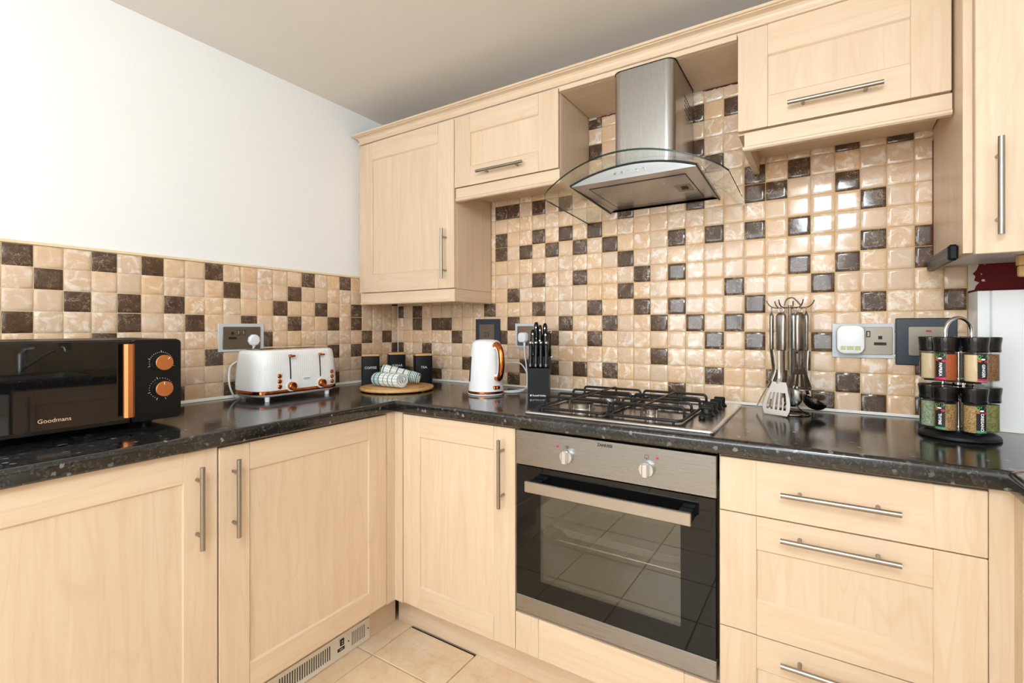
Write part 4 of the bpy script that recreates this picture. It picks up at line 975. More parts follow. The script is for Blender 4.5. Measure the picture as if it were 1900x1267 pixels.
g = G(); pts = smooth_path([kp(0.052, 0.200), kp(0.075, 0.205), kp(0.098, 0.185), kp(0.107, 0.14), kp(0.103, 0.095), kp(0.090, 0.070), kp(0.070, 0.068)], 7); n_ = len(pts)
g.tube(pts, [0.0125 - 0.003 * abs(i / (n_ - 1) - .45) for i in range(n_)], 14, flat=0.75); g.build('handle', 'copper', KE)
g = G(); pts = smooth_path([kp(0.060, 0.192), kp(0.076, 0.193), kp(0.090, 0.176), kp(0.0965, 0.14), kp(0.093, 0.10), kp(0.082, 0.080), kp(0.068, 0.078)], 7); g.tube(pts, 0.009, 10, flat=0.7); g.build('handle_liner', 'kettle_white', KE)
g = G(); g.M = Matrix.Rotation(ha, 4, 'Z'); g.box(0.066, 0.080, -0.015, 0.015, 0.026, 0.040, 0.003); g.box(0.079, 0.086, -0.006, 0.006, 0.028, 0.038, 0.002); g.build('switch', 'copper', KE)
sa = ha + PI   # spout opposite the handle
g = G(); g.M = Matrix.Rotation(sa, 4, 'Z'); g.loft([[(0.050, -0.020, 0.200), (0.078, 0.0, 0.202), (0.050, 0.020, 0.200)], [(0.056, -0.012, 0.160), (0.066, 0.0, 0.160), (0.056, 0.012, 0.160)]]); g.build('spout', 'kettle_white', KE)
ga = math.radians(-54 - 70); g = G(); g.M = Matrix.Rotation(ga, 4, 'Z')
g.loft([[(0.0718 + o - (z - .05) * 0.055, y, z) for o, y in ((0.001, -0.006), (0.001, 0.006), (-0.004, 0.006), (-0.004, -0.006))] for z in (0.055, 0.10, 0.155)]); g.build('water_gauge', 'dark_print', KE)
g = G()
g.tube(smooth_path([(0.030, 0.062, 0.005), (0.060, 0.085, 0.006), (0.090, 0.150, 0.008), (0.098, 0.185, 0.022), (0.084, 0.190, 0.070), (0.050, 0.205, 0.106), (0.010, 0.215, 0.116), (-0.060, 0.215, 0.110)], 8), 0.0031, 8)
g.tube(smooth_path([(0.045, 0.055, 0.0045), (0.085, 0.080, 0.004), (0.100, 0.125, 0.006), (0.088, 0.180, 0.020), (0.074, 0.206, 0.054), (0.056, 0.228, 0.105), (0.043, 0.238, 0.150), (0.040, 0.238, 0.192)], 8), 0.0031, 8); g.build('power_cord', 'cord_white', KE)
g = G(); pr = rrect(0.044, 0.046, 0.014, 5, 0.030, 0.216 + 0.012); g.loft([[(x, 0.2535, z) for x, z in pr], [(x, 0.238, z) for x, z in pr], [(0.03 + (x - .03) * .86, 0.231, 0.228 + (z - .228) * .86) for x, z in pr]]); g.cyl((0.038, 0.243, 0.206), (0.040, 0.240, 0.186), 0.006, 0.004); g.build('plug', 'cord_white', KE)
# toaster flex and plug
g = G()
g.tube(smooth_path([(-0.125, -0.067, 0.200), (-0.128, -0.080, 0.172), (-0.125, -0.120, 0.150), (-0.110, -0.165, 0.128), (-0.085, -0.186, 0.105), (-0.070, -0.194, 0.070), (-0.070, -0.186, 0.036), (-0.078, -0.166, 0.010), (-0.085, -0.130, 0.005), (-0.070, -0.10, 0.012)], 7), 0.0033, 8); g.build('power_cord', 'cord_white', TO)
g = G(); g.M = Matrix.Translation((-0.143, -0.067, 0.2235)) @ Matrix.Rotation(PI / 2, 4, 'Y')
g.lathe([(0.024, 0.0062), (0.0245, 0.012), (0.0235, 0.022), (0.018, 0.026), (0.001, 0.0265)], 9); g.M = None; g.cyl((-0.128, -0.067, 0.212), (-0.126, -0.067, 0.195), 0.008, 0.0045); g.build('plug', 'cord_white', TO)

# ================================================================== SOCKETS AND SWITCHES (local x across, local -y out of the wall)
def slot_set(parent, x, z, s=1.0):
    g = G(); g.box(x - 0.005, x + 0.005, -0.0080, -0.0072, z + 0.004, z + 0.0145); g.box(x - 0.0155, x + 0.0155, -0.0080, -0.0072, z - 0.0145, z - 0.0055); return g.build('socket_holes', 'dark_slot', parent)
def rocker(parent, x, z):
    g = G(); g.box(x - 0.0052, x + 0.0052, -0.0082, -0.0071, z - 0.0098, z + 0.0098, 0.0005); b = g.build('rocker_recess', 'dark_slot', parent)
    g = G(); g.box(x - 0.0037, x + 0.0037, -0.0100, -0.0083, z - 0.0080, z + 0.0080, 0.001); g.build('rocker', 'nickel', b)
def plate(parent, w, h, cx=0, cz=0, mat='nickel', y0=-0.0070, y1=-0.0040):
    g = G(); pr = rrect(w, h, 0.004, 3, cx, cz); g.loft([[(x, y1, z) for x, z in pr], [(x, y0 + 0.001, z) for x, z in pr], [(cx + (x - cx) * .985, y0, cz + (z - cz) * .98) for x, z in pr]]); return g.build('plate', mat, parent)
OFF = -0.0068   # tiles stand this far off the wall plane
t = thing('double_socket', 'double nickel wall socket with a pale surround above the toaster', 'socket', (-OFF, -0.852, 1.1445), PI / 2)
g = G(); g.box(-0.090, 0.090, -0.004, 0.0, -0.0545, 0.0555, 0.0012); g.build('surround', 'clear_plate', t)
p = plate(t, 0.149, 0.088, 0, -0.001); slot_set(p, -0.038, 0.0085); rocker(p, -0.0135, 0.020); rocker(p, 0.0065, 0.020)
t = thing('fused_switch', 'nickel switch on a square dark surround above the kettle', 'switch', (0.6075, OFF, 1.166))
g = G(); g.box(-0.0715, 0.0715, -0.004, 0.0, -0.0575, 0.0575, 0.0012); g.build('surround', 'switch_navy', t)
p = plate(t, 0.088, 0.090, -0.004, -0.012); g = G(); g.box(-0.010, 0.002, -0.0079, -0.0071, 0.008, 0.0135, 0.0005); g.build('neon', 'neon_red', p); rocker(p, -0.013, -0.016); rocker(p, 0.0035, -0.016)
t = thing('single_socket', 'single nickel wall socket behind the knife block, kettle plugged in', 'socket', (0.818, OFF, 1.1455))
g = G(); g.box(-0.0555, 0.0555, -0.004, 0.0, -0.056, 0.056, 0.0012); g.build('surround', 'clear_plate', t)
p = plate(t, 0.086, 0.088, 0, 0.0); g = G(); g.box(-0.006, 0.006, -0.0079, -0.0071, 0.028, 0.034, 0.0005); g.build('neon', 'red_print', p)
t = thing('double_socket', 'double nickel wall socket right of the hanging utensils', 'socket', (2.0595, OFF, 1.1415))
g = G(); g.box(-0.0800, 0.0800, -0.004, 0.0, -0.0545, 0.0545, 0.0012); g.build('surround', 'clear_plate', t)
p = plate(t, 0.130, 0.086, 0.010, 0); slot_set(p, 0.0445, 0.001); rocker(p, 0.0145, 0.021); rocker(p, -0.005, 0.021)
t = thing('air_freshener', 'white plug-in air freshener in the double socket near the spice rack', 'plug-in', (2.0270, OFF - 0.0071, 1.1455))
g = G(); pr = rrect(0.075, 0.092, 0.022, 7); g.loft([[(x * .9, 0.0, z * .9) for x, z in pr], [(x, -0.006, z) for x, z in pr], [(x, -0.026, z) for x, z in pr], [(x * .93, -0.034, z * .94) for x, z in pr], [(x * .80, -0.0365, z * .84) for x, z in pr]]); fb = g.build('casing', 'white_plastic', t)
for a, b in ((-0.026, -0.012), (-0.010, 0.009), (0.011, 0.026)):
    g = G(); g.box(a, b, -0.0372, -0.033, -0.033, -0.020, 0.001); g.build('gel_window', 'freshener_gel', fb)
t = thing('fused_switch', 'nickel switch on a square navy surround behind the spice rack', 'switch', (2.2130, OFF, 1.1410))
g = G(); g.box(-0.0715, 0.0715, -0.005, 0.0, -0.0720, 0.0705, 0.0025); g.build('surround', 'switch_navy', t)
p = plate(t, 0.088, 0.088, 0.003, 0.001, y0=-0.0085, y1=-0.005); g = G(); g.box(0.000, 0.013, -0.0095, -0.0086, 0.029, 0.034, 0.0005); g.build('neon', 'neon_red', p)
g = G(); g.box(-0.016, -0.004, -0.0105, -0.0086, -0.012, 0.012, 0.001); g.build('rocker', 'nickel', p)

# ================================================================== THINGS ON THE WORKTOP
# ---- storage canisters
SERIF = {'F': [('h', .13, 0), ('v', .95, .86)], 'E': [('v', .95, .86), ('v', .95, .14)], 'T': [('h', .5, 0), ('v', .04, .88), ('v', .96, .88)], 'A': [('h', .04, 0), ('h', .96, 0)], 'R': [('h', .13, 0), ('h', .95, 0)], 'U': [('h', .10, 1), ('h', .90, 1)],
         'C': [('v', .95, .80)], 'G': [('v', .93, .82)], 'S': [('v', .88, .82), ('v', .10, .18)], 'O': []}
def serif_word(word, size, parent, matrix):
    """capitals with serif ticks added to the strokes"""
    bm = bmesh.new(); x = 0.0; W = []
    for ch in word:
        o = text_mesh('glyph', ch, size, 'white_print', None, Matrix.Identity(4), depth=0.0003, align='LEFT'); me = o.data; bpy.data.objects.remove(o)
        xs = [v.co.x for v in me.vertices]; ys = [v.co.y for v in me.vertices]; x0, x1, y0, y1 = min(xs), max(xs), min(ys), max(ys); h = y1 - y0; w = x1 - x0
        me.transform(Matrix.Translation((x - x0, 0, 0))); bm.from_mesh(me)
        g = G()
        for k, fx, fy in SERIF[ch]:
            px, py = x + w * fx, y0 + h * fy
            if k == 'h': a, b_ = h * .19, h * .035; py += b_ if fy == 0 else -b_
            else: a, b_ = h * .03, h * .13
            g.box(px - a, px + a, py - b_, py + b_, -0.0003, 0.0003)
        if g.v:
            m2 = bpy.data.meshes.new('serif'); m2.from_pydata(g.v, [], g.f); bm.from_mesh(m2); bpy.data.meshes.remove(m2)
        x += w + size * 0.14; bpy.data.meshes.remove(me)
    me = bpy.data.meshes.new('lettering'); bm.to_mesh(me); bm.free(); me.transform(matrix @ Matrix.Translation((-(x - size * .14) / 2, 0, 0))); me.materials.append(MAT['white_print'])
    return link('lettering', me, parent)
def canister(label, name, loc, a):
    t = thing('canister', label, 'canister', (loc[0], loc[1], WT), a, 'black storage canisters')
    w = 0.0815
    g = G(); g.loft([[(x, y, z) for x, y in rrect(w, w, 0.006, 3)] for z in (0.0004, 0.1385)]); b = g.build('tin', 'canister_black', t)
    g = G(); pr = rrect(w + 0.001, w + 0.001, 0.006, 3); g.loft([[(x, y, 0.1388) for x, y in pr], [(x, y, 0.1455) for x, y in pr], [(x * .98, y * .98, 0.147) for x, y in pr]]); g.build('lid', 'bamboo', t)
    serif_word(name, 0.0150, b, face_matrix((0, -w / 2 - 0.0001, 0.0835), (1, 0, 0), (0, 0, 1)))
canister('black storage canister lettered COFFEE with a bamboo lid', 'COFFEE', (0.129, -0.305), math.radians(50))
canister('black storage canister lettered SUGAR behind the rolled towels', 'SUGAR', (0.131, -0.140), math.radians(54))
canister('black storage canister lettered TEA with a bamboo lid', 'TEA', (0.316, -0.144), math.radians(51))
# ---- round bamboo board
BC = (0.376, -0.370)
t = thing('serving_board', 'round bamboo board on small dark feet in the worktop corner', 'board', (*BC, WT), math.radians(40))
g = G(); g.lathe([(0.150, 0.0045), (0.156, 0.0055), (0.158, 0.009), (0.158, 0.0135), (0.156, 0.0165), (0.148, 0.0175), (0.1425, 0.0165), (0.1385, 0.0165), (0.135, 0.0175), (0.001, 0.0176)], 72); bd = g.build('board', 'bamboo_board', t)
for k in range(6):
    a = k * PI / 3 + 0.35; g = G(); g.cyl((0.150 * math.cos(a), 0.150 * math.sin(a), 0.0002), (0.150 * math.cos(a), 0.150 * math.sin(a), 0.0048), 0.006); g.build('foot', 'dark_slot', t)
g = G(); g.M = Matrix.Translation((0.110, -0.062, 0.0176)) @ Matrix.Rotation(math.radians(62), 4, 'Z'); g.box(-0.024, 0.024, -0.004, 0.004, 0.0, 0.0004); g.build('brand_mark', 'brown_edge', bd)
# ---- rolled tea towels: a spiral-wound sheet, local x along the roll
def towel(label, p0, p1, R, mat, end_flip, sag):
    p0, p1 = Vector(p0), Vector(p1); L = (p1 - p0).length; ax = (p1 - p0).normalized(); mid = (p0 + p1) / 2
    t = thing('tea_towel', label, 'towel', mid, 0.0, 'rolled tea towels')
    up = Vector((0, 0, 1)); side = up.cross(ax).normalized(); up2 = ax.cross(side)
    t.rotation_euler = Matrix((ax, side, up2)).transposed().to_euler()
    turns = 4.6; N = 150; th = R / (turns + 0.6) * 0.74
    def sp(u, off):
        a = u * turns * 2 * PI + (0.5 if end_flip else 2.2); r = 0.006 + (R - 0.006 - th / 2) * u + off
        y, z = r * math.cos(a), r * math.sin(a) * 0.93
        return y, z
    NS = 12; g = G(); rings = []
    for i in range(NS + 1):
        x = -L / 2 + L * i / NS; e = abs(i / NS * 2 - 1)
        ring = []; wob = 1.0 + 0.03 * math.sin(i * 2.1) - 0.05 * e ** 6
        # the ends of the winding step in and out a little
        for off in (th / 2, -th / 2):
            rng = range(N + 1) if off > 0 else range(N, -1, -1)
            for k in rng:
                u = k / N; y, z = sp(u, off)
                xx = x + (0.004 * math.sin(u * 23 + 1.3) * (1 if i in (0, NS) else 0))
                ring.append((xx, y * wob, z * wob - sag * (1 - e * e)))
        rings.append(ring)
    g.loft(rings, False, False); 
    # end faces: strips between the outer and inner windings
    for ring, rev in ((rings[0], True), (rings[-1], False)):
        n = N + 1; V = ring; Fs = [(k, k + 1, 2 * n - 2 - k, 2 * n - 1 - k) for k in range(N)]
        g.cur = 1; g.add(V, [f[::-1] for f in Fs] if rev else Fs); g.cur = 0
    g.build('cloth', [mat, 'towel_edge'], t, sharp=60)
    return t
towel('lower rolled tea towel, white and teal check, coiled end to the right', (0.302, -0.420, WT + 0.0178 + 0.0325), (0.470, -0.432, WT + 0.0178 + 0.0345), 0.035, 'towel_check', False, 0.0)
towel('upper rolled tea towel, white and teal check, leaning across the other', (0.292, -0.372, WT + 0.0855), (0.424, -0.286, WT + 0.0455), 0.0285, 'towel_check_far', True, 0.0)

# ---- knife block with its knives (local x across, local y away from the viewer)
KA = math.radians(25); KO = Vector((0.986, -0.2744, WT))
t = thing('knife_block', 'black knife block with white maker lettering beside the hob', 'knife block', tuple(KO), KA)
KM = Matrix.Translation(KO) @ Matrix.Rotation(KA, 4, 'Z')
KW = 0.082
g = G(); g.prism([(0.0, 0.0004), (0.0, 0.115), (0.030, 0.121), (0.034, 0.158), (0.112, 0.176), (0.120, 0.172), (0.120, 0.0004)], 'x', 0.0, KW); kbk = g.build('block', 'knife_block_black', t)
text_mesh('lettering', 'Russell Hobbs', 0.0090, 'white_print', kbk, face_matrix((KW / 2 + 0.004, -0.0001, 0.0095), (1, 0, 0), (0, 0, 1)), depth=0.0003, bold=0.0001)
g = G(); g.box(0.010, 0.0155, -0.0006, -0.0001, 0.0065, 0.0130); g.build('emblem', 'white_print', kbk)
def knife(label, x, y, z0, L, w, lean, big, group, slim=False):
    base = KM @ Vector((x, y, z0)); k = thing('knife', label, 'knife', tuple(base), KA, group)
    R = Matrix.Rotation(lean, 4, 'X')
    g = G(); g.M = R
    n = 9; rings = []
    for i in range(n + 1):
        u = i / n; ww = w * (0.80 + 0.28 * math.sin(PI * (u * 0.9 + 0.25)) ** 2 if big else 0.72 + 0.25 * u); dd = w * (1.5 if big else 1.25) * (0.85 + 0.3 * u * u)
        if u > 0.95: ww *= 0.55; dd *= 0.6
        z = 0.012 + L * u if u < 1 else 0.012 + L
        rings.append([(a, b + 0.006 * math.sin(u * 2.2) * (1 if big else 0.4), z) for a, b in rrect(ww, dd, ww * 0.42, 4)])
    g.loft(rings); h = g.build('handle', 'black_gloss', k)
    g = G(); g.M = R; g.loft([[(a, b, z) for a, b in rrect(w * 0.82, w * 1.15, w * .3, 3)] for z in (0.0005, 0.0118)]); g.build('bolster', 'dark_utensil_steel', k)
    if big:
        for u in (0.38, 0.78):
            g = G(); g.M = R; g.cyl((0, -w * 0.55, 0.012 + L * u), (0, -w * 0.92, 0.012 + L * u), 0.0024, n=10); g.build('rivet', 'bright_steel', h)
    else:
        g = G(); g.M = R; g.ball((0, -w * 0.25, 0.012 + L + 0.001), w * 0.42, 12, 8); g.build('end_cap', 'bright_steel', h)
lf = math.radians(-9)
for i, x in enumerate((0.010, 0.031, 0.050, 0.071)):
    knife(['leftmost of the four small steak knives along the front of the block', 'second small steak knife from the left in the block', 'third small steak knife from the left in the block', 'rightmost of the four small steak knives along the front of the block'][i], x, 0.015, 0.1185, 0.082, 0.0168, lf, False, 'steak knives in the block')
knife('riveted kitchen knife at the left of the back row, in front', 0.016, 0.048, 0.1615, 0.092, 0.0225, lf, True, 'kitchen knives in the block')
knife('tallest black-handled kitchen knife at the back left of the block', 0.025, 0.092, 0.1720, 0.112, 0.0235, lf, True, 'kitchen knives in the block')
knife('slim black-handled kitchen knife in the middle of the block', 0.043, 0.070, 0.1665, 0.106, 0.0175, lf, True, 'kitchen knives in the block')
knife('riveted kitchen knife at the right of the back row, in front', 0.067, 0.048, 0.1615, 0.088, 0.0225, lf, True, 'kitchen knives in the block')
knife('riveted kitchen knife at the right of the back row, behind', 0.061, 0.090, 0.1715, 0.108, 0.0220, lf, True, 'kitchen knives in the block')
t2 = thing('sharpening_steel', 'black-handled sharpening steel with a chrome ring at the block right', 'sharpener', tuple(KM @ Vector((0.078, 0.100, 0.1738))), KA)
g = G(); g.M = Matrix.Rotation(lf, 4, 'X'); g.lathe([(0.006, 0.0008), (0.0065, 0.01), (0.0085, 0.03), (0.0075, 0.05), (0.0085, 0.072), (0.004, 0.078)], 16); g.build('handle', 'black_gloss', t2)
g = G(); g.M = Matrix.Rotation(lf, 4, 'X'); g.tube([(0.009 * math.cos(a), 0, 0.0855 + 0.009 * math.sin(a)) for a in [2 * PI * i / 16 for i in range(16)]], 0.0018, 8, closed=True); g.build('ring', 'chrome', t2)
t2 = thing('kitchen_scissors', 'chrome-rimmed kitchen scissors slotted in the side of the block', 'scissors', tuple(KM @ Vector((KW + 0.004, 0.055, 0.110))), KA)
g = G(); g.box(-0.002, 0.002, -0.006, 0.006, 0.0, 0.052); g.tube([(0.0, 0.016 * math.cos(a), 0.066 + 0.016 * math.sin(a)) for a in [2 * PI * i / 16 for i in range(16)]], 0.003, 8, closed=True); g.build('handles', 'black_gloss', t2)
g = G(); g.cyl((0.001, 0, 0.045), (0.008, 0, 0.049), 0.004, n=10); g.build('pivot', 'chrome', t2)

# ---- hanging utensils on a wire stand
UC = Vector((1.866, -0.118, WT))
t = thing('utensil_stand', 'wire utensil stand with hooks, right of the hob', 'utensil stand', tuple(UC))
g = G(); g.tube([(0.055 * math.cos(a), 0.055 * math.sin(a), 0.0028) for a in [2 * PI * i / 40 for i in range(40)]], 0.0026, 8, closed=True)
for k in range(3):
    a = 2 * PI * k / 3 + 0.4; c, s = math.cos(a), math.sin(a); g.tube(smooth_path([(0.055 * c, 0.055 * s, 0.0028), (0.030 * c, 0.030 * s, 0.012), (0.008 * c, 0.008 * s, 0.05), (0.0045 * c, 0.0045 * s, 0.12)], 6), 0.0022, 8)
g.build('base', 'wire_steel', t)
g = G(); g.cyl((0, 0, 0.05), (0, 0, 0.345), 0.0042, n=12); g.tube(smooth_path([(-0.016, 0, 0.343), (-0.010, 0, 0.362), (0.006, 0, 0.368), (0.018, 0, 0.358), (0.030, 0, 0.342)], 6), 0.0024, 8); g.build('post', 'wire_steel', t)
hook_dirs = [math.radians(a) for a in (185, 245, 305, 5, 85, 135)]
for a in hook_dirs:
    c, s = math.cos(a), math.sin(a); g = G()
    g.tube(smooth_path([(0, 0, 0.337), (0.030 * c, 0.030 * s, 0.336), (0.048 * c, 0.048 * s, 0.338), (0.060 * c, 0.060 * s, 0.347), (0.066 * c, 0.066 * s, 0.360)], 6), 0.0021, 8); g.build('hook', 'wire_steel', t)
def utensil(name, label, a, rad=0.050, w=0.026, d=0.014):
    """empty at the hook; local -y faces outwards, local z down from 0"""
    p = UC + Vector((rad * math.cos(a), rad * math.sin(a), 0.3355))
    u = thing(name, label, 'utensil', tuple(p), a + PI / 2, 'hanging kitchen utensils')
    g = G(); pr = [(0.45, -0.016), (0.75, -0.019), (1.0, -0.026), (1.0, -0.060), (0.94, -0.100), (1.0, -0.128), (0.9, -0.133), (0.5, -0.135)]
    g.loft([[(x, y, z) for x, y in rrect(w * k, d * k, d * k * 0.48, 4)] for k, z in pr]); g.build('handle', 'utensil_steel', u)
    g = G(); g.tube([(0.0075 * math.cos(b), 0, -0.0085 + 0.0085 * math.sin(b)) for b in [2 * PI * i / 16 for i in range(16)]], 0.0020, 8, closed=True); g.build('hanging_loop', 'bright_steel', u)
    return u
def slotted_blade(poly_fn, n, slots, zs, name, mat, parent, curve, th=0.0012):
    """blade with real slots: column strips between z stations; poly_fn(v)->half width, slots: list of (u0,u1), zs: (slot top, slot bottom)"""
    us = sorted(set([-1, 1] + [q for s_ in slots for q in s_])); vs_ = sorted(set([0, 1, zs[0], zs[1]] + [i / n for i in range(n + 1)]))
    g = G()
    for i in range(len(us) - 1):
        um = (us[i] + us[i + 1]) / 2; slot = any(a < um < b for a, b in slots)
        for j in range(len(vs_) - 1):
            vm = (vs_[j] + vs_[j + 1]) / 2
            if slot and zs[0] < vm < zs[1]: continue
            V = []
            for off in (0, th):
                for uu, vv in ((us[i], vs_[j]), (us[i + 1], vs_[j]), (us[i + 1], vs_[j + 1]), (us[i], vs_[j + 1])):
                    x, y, z = curve(uu * poly_fn(vv), vv); V.append((x, y + off, z))
            g.add(V, [(0, 1, 2, 3), (7, 6, 5, 4), (0, 4, 5, 1), (1, 5, 6, 2), (2, 6, 7, 3), (3, 7, 4, 0)])
    bm = bmesh.new(); me = bpy.data.meshes.new(name); me.from_pydata(g.v, [], g.f); bm.from_mesh(me); bmesh.ops.remove_doubles(bm, verts=bm.verts, dist=1e-5)
    bm.to_mesh(me); bm.free(); me.materials.append(MAT[mat]); me.polygons.foreach_set('use_smooth', [True] * len(me.polygons)); me.set_sharp_from_angle(angle=math.radians(35))
    return link(name, me, parent)
# front slotted turner
u = utensil('slotted_turner', 'shiny slotted turner hanging at the front of the wire stand', hook_dirs[1], 0.052, 0.030, 0.017)
g = G(); g.tube(smooth_path([(0, 0, -0.134), (0, 0.001, -0.18), (0, 0.0, -0.215), (0, -0.010, -0.238)], 6), [0.0105] * 19, 10, flat=0.30); g.build('shaft', 'utensil_steel', u)
slotted_blade(lambda v: 0.022 + 0.019 * min(1, v * 1.6) + 0.001 * v - 0.006 * max(0, (v - 0.92) / 0.08) ** 2, 6, [(-.72, -.54), (-.42, -.24), (-.09, .09), (.24, .42), (.54, .72)], (0.32, 0.84), 'blade', 'bright_steel', u, lambda x, v: (x, -0.012 - 0.022 * v, -0.232 - 0.100 * v))
# potato masher: triangular slotted neck over a flat plate
u = utensil('potato_masher', 'steel masher with flat bottom plate hanging on the wire stand', hook_dirs[2], 0.048, 0.030, 0.017)
g = G(); g.tube([(0, 0, -0.134), (0, 0, -0.19)], 0.0125, 10, flat=0.28); g.build('shaft', 'utensil_steel', u)
slotted_blade(lambda v: 0.008 + 0.030 * v ** 0.75, 6, [(-.62, -.40), (-.11, .11), (.40, .62)], (0.42, 0.95), 'neck', 'utensil_steel', u, lambda x, v: (x, 0.0, -0.178 - 0.070 * v))
g = G(); pr = rrect(0.088, 0.062, 0.026, 6, 0.012, -0.020); g.loft([[(x, y, -0.2505) for x, y in pr], [(x, y, -0.2485) for x, y in pr]]); g.build('plate', 'utensil_steel', u)
# ladle
u = utensil('ladle', 'steel ladle hanging low at the right of the wire stand', hook_dirs[3], 0.044, 0.024, 0.013)
g = G(); g.tube(smooth_path([(0, 0, -0.134), (0, 0.002, -0.20), (0, 0, -0.245), (0, -0.006, -0.272)], 6), 0.0085, 10, flat=0.3); g.build('shaft', 'utensil_steel', u)
g = G(); g.M = Matrix.Translation((0, -0.024, -0.288)) @ Matrix.Rotation(math.radians(28), 4, 'X'); R_ = 0.036
prf = [(max(R_ * math.sin(PI / 2 * i / 8), 1e-4), -R_ * 0.85 * math.cos(PI / 2 * i / 8)) for i in range(9)]; prf += [(max((R_ - .0016) * math.sin(PI / 2 * i / 8), 1e-4), -(R_ - .0016) * 0.85 * math.cos(PI / 2 * i / 8)) for i in range(8, -1, -1)]
g.lathe(prf, 28, cap0=False, cap1=False); g.build('bowl', 'dark_utensil_steel', u)
# narrow slice on the left, seen edge-on
u = utensil('serving_slice', 'slim steel slice hanging edge-on at the left of the wire stand', hook_dirs[0], 0.052, 0.024, 0.013)
g = G(); g.tube(smooth_path([(0, 0, -0.134), (0, 0.004, -0.17), (0, 0.006, -0.20), (0, -0.004, -0.235)], 6), 0.0085, 10, flat=0.26); g.build('shaft', 'utensil_steel', u)
slotted_blade(lambda v: 0.014 + 0.022 * min(1, v * 1.7), 6, [(-.5, -.25), (-.1, .1), (.25, .5)], (0.35, 0.8), 'blade', 'dark_utensil_steel', u, lambda x, v: (x, -0.004 - 0.040 * v, -0.234 - 0.086 * v))
# spoon at the back
u = utensil('serving_spoon', 'steel serving spoon hanging at the back of the wire stand', hook_dirs[4], 0.048, 0.024, 0.013)
g = G(); g.tube([(0, 0, -0.134), (0, 0, -0.25)], 0.0085, 10, flat=0.28); g.build('shaft', 'utensil_steel', u)
g = G(); g.M = Matrix.Translation((0, -0.002, -0.284)) @ Matrix.Scale(0.25, 4, (0, 1, 0)); g.ball((0, 0, 0), 0.030, 20, 12, 1.25); g.build('bowl', 'utensil_steel', u)

# ---- spice carousel -------------------------------------------------
SC = Vector((2.240, -0.273, WT)); CAMA = math.atan2(CAM.y - SC.y, CAM.x - SC.x)
t = thing('spice_rack', 'two-tier black spice carousel with an arched chrome handle', 'spice rack', tuple(SC))
g = G(); g.lathe([(0.076, 0.0004), (0.079, 0.003), (0.077, 0.009), (0.070, 0.014), (0.062, 0.0165), (0.001, 0.017)], 56); g.build('base', 'matt_black', t)
g = G(); g.cyl((0, 0, 0.0172), (0, 0, 0.245), 0.007, n=16); g.build('post', 'chrome', t)
RJ = 0.0525
TIERS = ((0.0215, 0.110), (0.143, 0.222))     # jar bottom heights, unused second
def lobes(r0, r1): return [((r0 + (r1 - r0) * max(0, math.cos(3 * (a - CAMA - math.radians(34)))) ** 2) * math.cos(a), (r0 + (r1 - r0) * max(0, math.cos(3 * (a - CAMA - math.radians(34)))) ** 2) * math.sin(a)) for a in [2 * PI * i / 60 for i in range(60)]]
for z in (0.0170, 0.1385):
    g = G(); ol = lobes(0.034, 0.066); g.loft([[(x, y, z + 0.0003) for x, y in ol], [(x, y, z + 0.0040) for x, y in ol]]); g.build('tier', 'black_plastic', t)
for z in (0.0985, 0.2185):
    g = G(); ol = [(x, y) for x, y in ((0.027 * math.cos(2 * PI * i / 40), 0.027 * math.sin(2 * PI * i / 40)) for i in range(40))]; g.loft([[(x, y, z) for x, y in ol], [(x, y, z + 0.004) for x, y in ol]]); g.build('collar', 'black_plastic', t)
g = G()
for k in range(4):
    a = CAMA + k * PI / 2 + 0.3; g.cyl((0.030 * math.cos(a), 0.030 * math.sin(a), 0.1025), (0.030 * math.cos(a), 0.030 * math.sin(a), 0.1385), 0.0035, n=8)
g.build('tier_struts', 'chrome', t)
ra = Vector((_r.x, _r.y, 0)); g = G()
g.tube([tuple(ra * (0.033 * math.cos(b)) + Vector((0, 0, 0.262 + 0.036 * math.sin(b)))) for b in [PI * i / 20 for i in range(21)]] , 0.0042, 12)
g.cyl(tuple(ra * 0.033 + Vector((0, 0, 0.2225))), tuple(ra * 0.033 + Vector((0, 0, 0.262))), 0.0042, n=12); g.cyl(tuple(ra * -0.033 + Vector((0, 0, 0.2225))), tuple(ra * -0.033 + Vector((0, 0, 0.262))), 0.0042, n=12)
g.cyl(tuple(ra * -0.036 + Vector((0, 0, 0.2225))), tuple(ra * 0.036 + Vector((0, 0, 0.2225))), 0.003, n=8); g.build('carry_handle', 'chrome', t)
def wrap(me, r, ang0, zc):
    """bend a flat mesh (x tangential, y up, z out) round the jar"""
    for v in me.vertices:
        a = ang0 + v.co.x / r; rr = r + v.co.z; v.co = Vector((rr * math.cos(a), rr * math.sin(a), zc + v.co.y))
def band(r, a0, a1, z0, z1, mat, name, parent, n=8, th=0.0003):
    g = G(); P = []
    for i in range(n + 1):
        a = a0 + (a1 - a0) * i / n; P.append((math.cos(a), math.sin(a)))
    rings = [[(c * q, s * q, z) for q, z in ((r, z0), (r + th, z0), (r + th, z1), (r, z1))] for c, s in P]
    g.loft(rings); return g.build(name, mat, parent, sharp=60)
